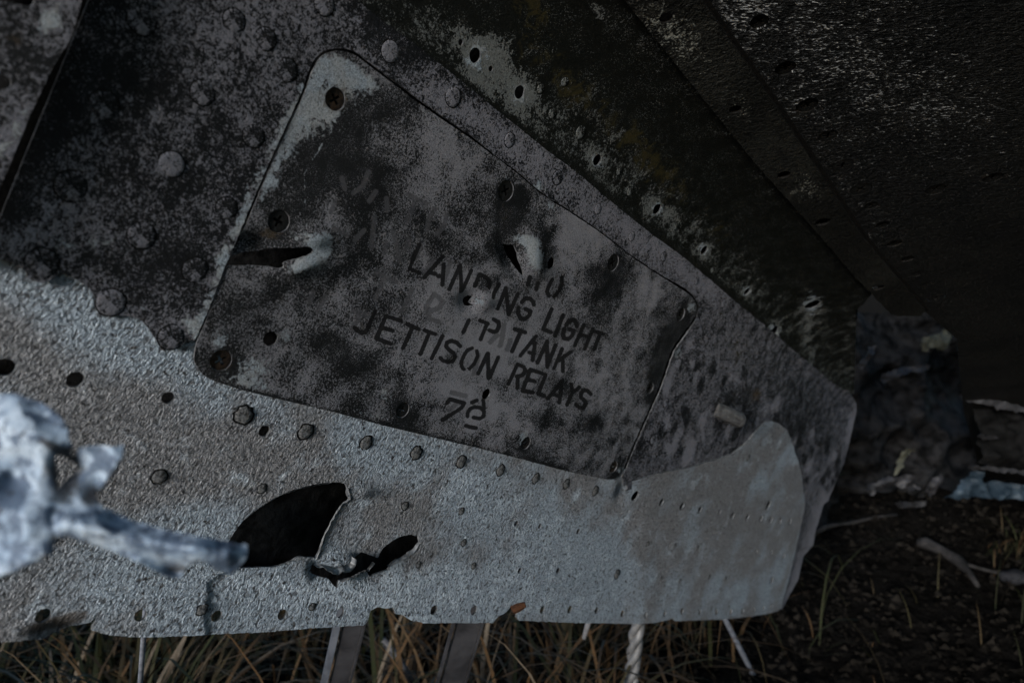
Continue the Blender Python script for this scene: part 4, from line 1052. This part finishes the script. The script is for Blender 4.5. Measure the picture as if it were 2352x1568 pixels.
A, B = drop(1063, 1380, 0.66, 1012, 1568, 0.70)
angle_strut(A, B, (1, 0.1, 0.1), 0.024, 0.003, 0.002, "strut", "flat dull grey strut, right of the two, beside green grass")
lit(334, 1400, 0.48, 322, 1568, 0.50, 0.0018, "rod", "thin grey rod standing in the grass below the far left of the lip", "rod", M_ROD, 10, "thin rods below the lip")
lit(1655, 1400, 1.12, 1740, 1568, 1.15, 0.0042, "rod", "thin leaning grey rod below the right end of the lower skin", "rod", M_ROD, 10, "thin rods below the lip")
lit(1356, 1415, 0.80, 1341, 1466, 0.80, 0.0030, "stub", "x", "x", M_STALK) if False else None
# short pale stub hanging from the lip
a, b = at(1358, 1405, .80), at(1341, 1466, .80)
v, f = tube([a, a * .5 + b * .5, b], [.003, .0032, .0026], 9, True, .08, 2)
tag(link("pin", make_mesh("pin", v, f, [M_STALK], None, [True] * len(f)), None, a), "short pale pin hanging from the lip left of the twisted cable", "pin")
# twisted cable: four strands wound round each other
a, b = drop(1468, 1395, 0.88, 1449, 1568, 0.90)
cab = thing("twisted_cable", "pale twisted cable hanging from the lip into the grass", "cable", b)
d = (b - a) / np.linalg.norm(b - a)
u = np.cross(d, (0, 1, 0)); u /= np.linalg.norm(u); vv = np.cross(d, u)
for s in range(3):
    pts = []
    L = np.linalg.norm(b - a)
    for i in range(40):
        t = i / 39
        ph = s * 2 * math.pi / 3 + t * L / 0.075 * 2 * math.pi
        pts.append(a + (b - a) * t + (u * math.cos(ph) + vv * math.sin(ph)) * 0.0052)
    v, f = tube(pts, [.0050] * 40, 8, True, 0.03, s)
    link("strand", make_mesh("strand", v, f, [M_CABLE], None, [True] * len(f)), cab)
# pale stalk lying in the brown grass
v, f = tube([at(880, 1468, .95), at(905, 1500, .96), at(925, 1530, .96), at(952, 1575, .97)], [.004, .006, .006, .004], 9, True, .1, 5)
tag(link("dry_stalk", make_mesh("dry_stalk", v, f, [M_STALK], None, [True] * len(f)), None, at(952, 1575, .97)), "thick pale grey dry stalk lying in brown grass between the struts", "dry stalk")
# rusty flake stuck in the notch of the lip
v, f = tube([at(1178, 1402, .50), at(1190, 1394, .50), at(1207, 1388, .50)], [.003, .0032, .002], 7, True, .25, 9)
tag(link("rusty_flake", make_mesh("rusty_flake", v, f, [plain("orange_rust", (.022, .010, .006), (.05, .02, .009), 200, .9)], None, [False] * len(f)), None, at(1190, 1394, .50)), "small orange rusty flake caught in the right notch of the lip", "rust flake")

# ------------------------------------------------------------------ wreckage and debris behind the right end
def crumpled(name, poly, zfun, amp, freq, mat, label, cat, step=9, th=0.002, seed=1, group=None, rough=2.0):
    def mp(V):
        r = rays(V); z = np.array([zfun(x, y) for x, y in V])
        return r * z[:, None], np.repeat(np.array([[0.0, 0.0, -1.0]]), len(V), 0)
    def of(V):
        w = np.zeros(len(V))
        for i, (x, y) in enumerate(V):
            p = Vector((x * freq, y * freq * 1.2, seed * 3.7))
            w[i] = amp * (1 - 2 * abs(mnoise.noise(p))) + amp * 0.5 * (1 - 2 * abs(mnoise.noise(p * 2.3))) + amp * 0.2 * mnoise.noise(p * 5)
        return w
    o = sheet(name, densify(poly, step, rough, seed=seed), [], mp, step, th, [mat], None, of, {}, flat=False)
    return tag(o, label, cat, group)
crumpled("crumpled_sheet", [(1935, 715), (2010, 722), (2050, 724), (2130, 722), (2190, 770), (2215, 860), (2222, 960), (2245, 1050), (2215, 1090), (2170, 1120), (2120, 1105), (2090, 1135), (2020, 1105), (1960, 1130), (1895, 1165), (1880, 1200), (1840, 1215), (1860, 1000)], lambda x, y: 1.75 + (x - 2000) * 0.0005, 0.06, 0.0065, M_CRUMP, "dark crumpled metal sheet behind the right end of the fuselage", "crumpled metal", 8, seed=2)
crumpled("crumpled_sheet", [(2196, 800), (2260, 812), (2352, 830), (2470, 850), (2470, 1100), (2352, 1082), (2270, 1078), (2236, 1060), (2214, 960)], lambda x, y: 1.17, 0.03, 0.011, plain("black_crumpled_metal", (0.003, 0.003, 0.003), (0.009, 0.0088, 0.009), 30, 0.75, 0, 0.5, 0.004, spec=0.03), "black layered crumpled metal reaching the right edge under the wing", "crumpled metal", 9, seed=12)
crumpled("torn_strip", [(2018, 872), (2022, 858), (2060, 845), (2100, 838), (2128, 838), (2126, 848), (2090, 852), (2060, 862), (2040, 872), (2024, 880)], lambda x, y: 1.58, 0.012, 0.03, M_TORN, "long pale torn metal strip jutting across the dark crumpled sheet", "metal strip", 6, seed=3, group="torn strips by the crumpled sheet")
crumpled("torn_bracket", [(2105, 786), (2112, 774), (2140, 768), (2168, 756), (2172, 770), (2166, 800), (2150, 806), (2130, 798), (2112, 806)], lambda x, y: 1.60, 0.02, 0.03, M_TORNY, "small olive grey torn bracket at the top of the crumpled sheet", "metal bracket", 6, seed=4)
crumpled("torn_strip", [(1970, 838), (1985, 815), (2005, 795), (2014, 792), (2004, 812), (1988, 832), (1976, 848)], lambda x, y: 1.55, 0.012, 0.03, M_TORN, "narrow torn strip rising beside the fuselage edge", "metal strip", 6, seed=5, group="torn strips by the crumpled sheet")
crumpled("torn_flap", [(1978, 1120), (2010, 1100), (2040, 1092), (2090, 1088), (2100, 1100), (2086, 1108), (2110, 1118), (2085, 1124), (2050, 1112), (2020, 1118), (1990, 1134)], lambda x, y: 1.56, 0.015, 0.025, M_TORN, "lavender grey torn flap at the bottom of the crumpled sheet", "metal flap", 6, seed=6, group="torn flaps by the crumpled sheet")
crumpled("torn_flap", [(2116, 1124), (2130, 1104), (2156, 1086), (2164, 1096), (2150, 1120), (2132, 1140)], lambda x, y: 1.57, 0.012, 0.025, M_TORN, "small triangular grey flap beside the pale blue sheet", "metal flap", 6, seed=7, group="torn flaps by the crumpled sheet")
crumpled("torn_flap", [(2048, 1152), (2062, 1146), (2090, 1150), (2122, 1148), (2118, 1158), (2084, 1164), (2060, 1164)], lambda x, y: 1.60, 0.012, 0.03, M_TORN, "pale grey scrap lying on the soil under the torn flap", "metal flap", 6, seed=8, group="torn flaps by the crumpled sheet")
crumpled("torn_strip", [(2062, 1040), (2078, 1028), (2096, 1028), (2102, 1036), (2082, 1046), (2070, 1062), (2056, 1082), (2046, 1090), (2054, 1066)], lambda x, y: 1.57, 0.012, 0.03, M_TORNY, "bent olive strip above the lavender torn flap", "metal strip", 6, seed=9, group="torn strips by the crumpled sheet")
crumpled("pale_blue_sheet", [(2160, 1140), (2186, 1118), (2206, 1096), (2216, 1080), (2244, 1078), (2240, 1096), (2252, 1104), (2300, 1106), (2352, 1112), (2460, 1122), (2460, 1150), (2352, 1146), (2290, 1142), (2240, 1138), (2200, 1142)], lambda x, y: 1.5, 0.02, 0.02, M_BLUE, "pale blue bent metal sheet on the ground at the far right", "metal sheet", 7, seed=10)
for k, (pl, lb) in enumerate([([(2200, 905), (2290, 918), (2352, 935), (2440, 955), (2440, 966), (2352, 950), (2280, 934), (2205, 915)], "long faint ridge strip under the wing, upper one"),
                              ([(2215, 1066), (2270, 1070), (2352, 1078), (2440, 1086), (2440, 1094), (2352, 1088), (2270, 1080), (2222, 1074)], "long pale ridge strip under the wing, above the pale blue sheet"),
                              ([(2236, 1000), (2250, 994), (2282, 1000), (2290, 1006), (2260, 1010)], "short pale metal sliver under the far end of the wing")]):
    crumpled("metal_strip", pl, lambda x, y: (1.10, 1.10, 1.10)[k], 0.006, 0.02, M_TORN, lb, "metal strip", 6, seed=20 + k, group="pale strips under the far wing")
web = [at(1880, 560, 2.15), at(2420, 560, 2.5), at(2420, 1130, 2.5), at(2240, 1140, 2.3), at(1800, 1140, 2.1), at(1800, 560, 2.05)]  # added dark sheet, only there to keep the view behind the debris black
wv = [tuple(p) for p in web] + [tuple(p + np.array([0, 0.01, 0])) for p in web]
link("dark_backdrop", make_mesh("dark_backdrop", wv, [(0, 1, 2, 3, 4, 5), (11, 10, 9, 8, 7, 6)] + [(i, 6 + i, 6 + (i + 1) % 6, (i + 1) % 6) for i in range(6)], [M_DARK]), wing)
def ground_hit(px, py):
    for z in np.linspace(0.9, 6, 2000):
        q = at(px, py, z)
        if q[2] <= ground_z(q[0], q[1]) + 0.012: return q
    return at(px, py, 3.0)
def stick(name, pxs, rads, label, cat, mat, seed, group=None):
    pts = [ground_hit(x, y) + np.array([0, 0, rads[i]]) for i, (x, y) in enumerate(pxs)]
    v, f = tube(pts, rads, 9, True, 0.12, seed)
    return tag(link(name, make_mesh(name, v, f, [mat], None, [True] * len(f)), None, pts[0]), label, cat, group)
stick("branch", [(2108, 1254), (2125, 1260), (2165, 1275), (2200, 1297), (2228, 1325), (2246, 1350)], [.008, .013, .010, .011, .006, .004], "broken grey branch lying on dark soil at the right", "branch", M_STICK, 3)
stick("twig", [(1868, 1228), (1890, 1218), (1912, 1210), (1935, 1206), (1965, 1202), (2010, 1190), (2060, 1184)], [.003, .006, .005, .003, .004, .003, .003], "thin pale twig on the soil beside the fuselage end", "twig", M_STICK, 4, "twigs on the soil")
stick("twig", [(2220, 1300), (2250, 1308), (2290, 1318)], [.004, .003, .003], "thin dark twig leading from the grey branch to the dark stone", "twig", M_STICK, 6, "twigs on the soil")
def stone(px, py, r, label, seed):
    c = ground_hit(px, py)
    bm = bmesh.new(); bmesh.ops.create_icosphere(bm, subdivisions=3, radius=1)
    for v_ in bm.verts:
        n_ = 1 + 0.28 * mnoise.noise(v_.co * 1.6 + Vector((seed, 0, 0)))
        v_.co = Vector((v_.co.x * r * 1.5 * n_, v_.co.y * r * n_, v_.co.z * r * 0.6 * n_)) + Vector(c)
    me = bpy.data.meshes.new("stone"); bm.to_mesh(me); bm.free(); me.materials.append(M_STONE)
    for p in me.polygons: p.use_smooth = True
    return tag(link("stone", me, None, c), label, "stone")
stone(2334, 1324, 0.022, "small dark grey stone at the far right edge behind the branch", 1)
print("triangles", sum(len(o.data.polygons) for o in SC.objects if o.type == 'MESH'))
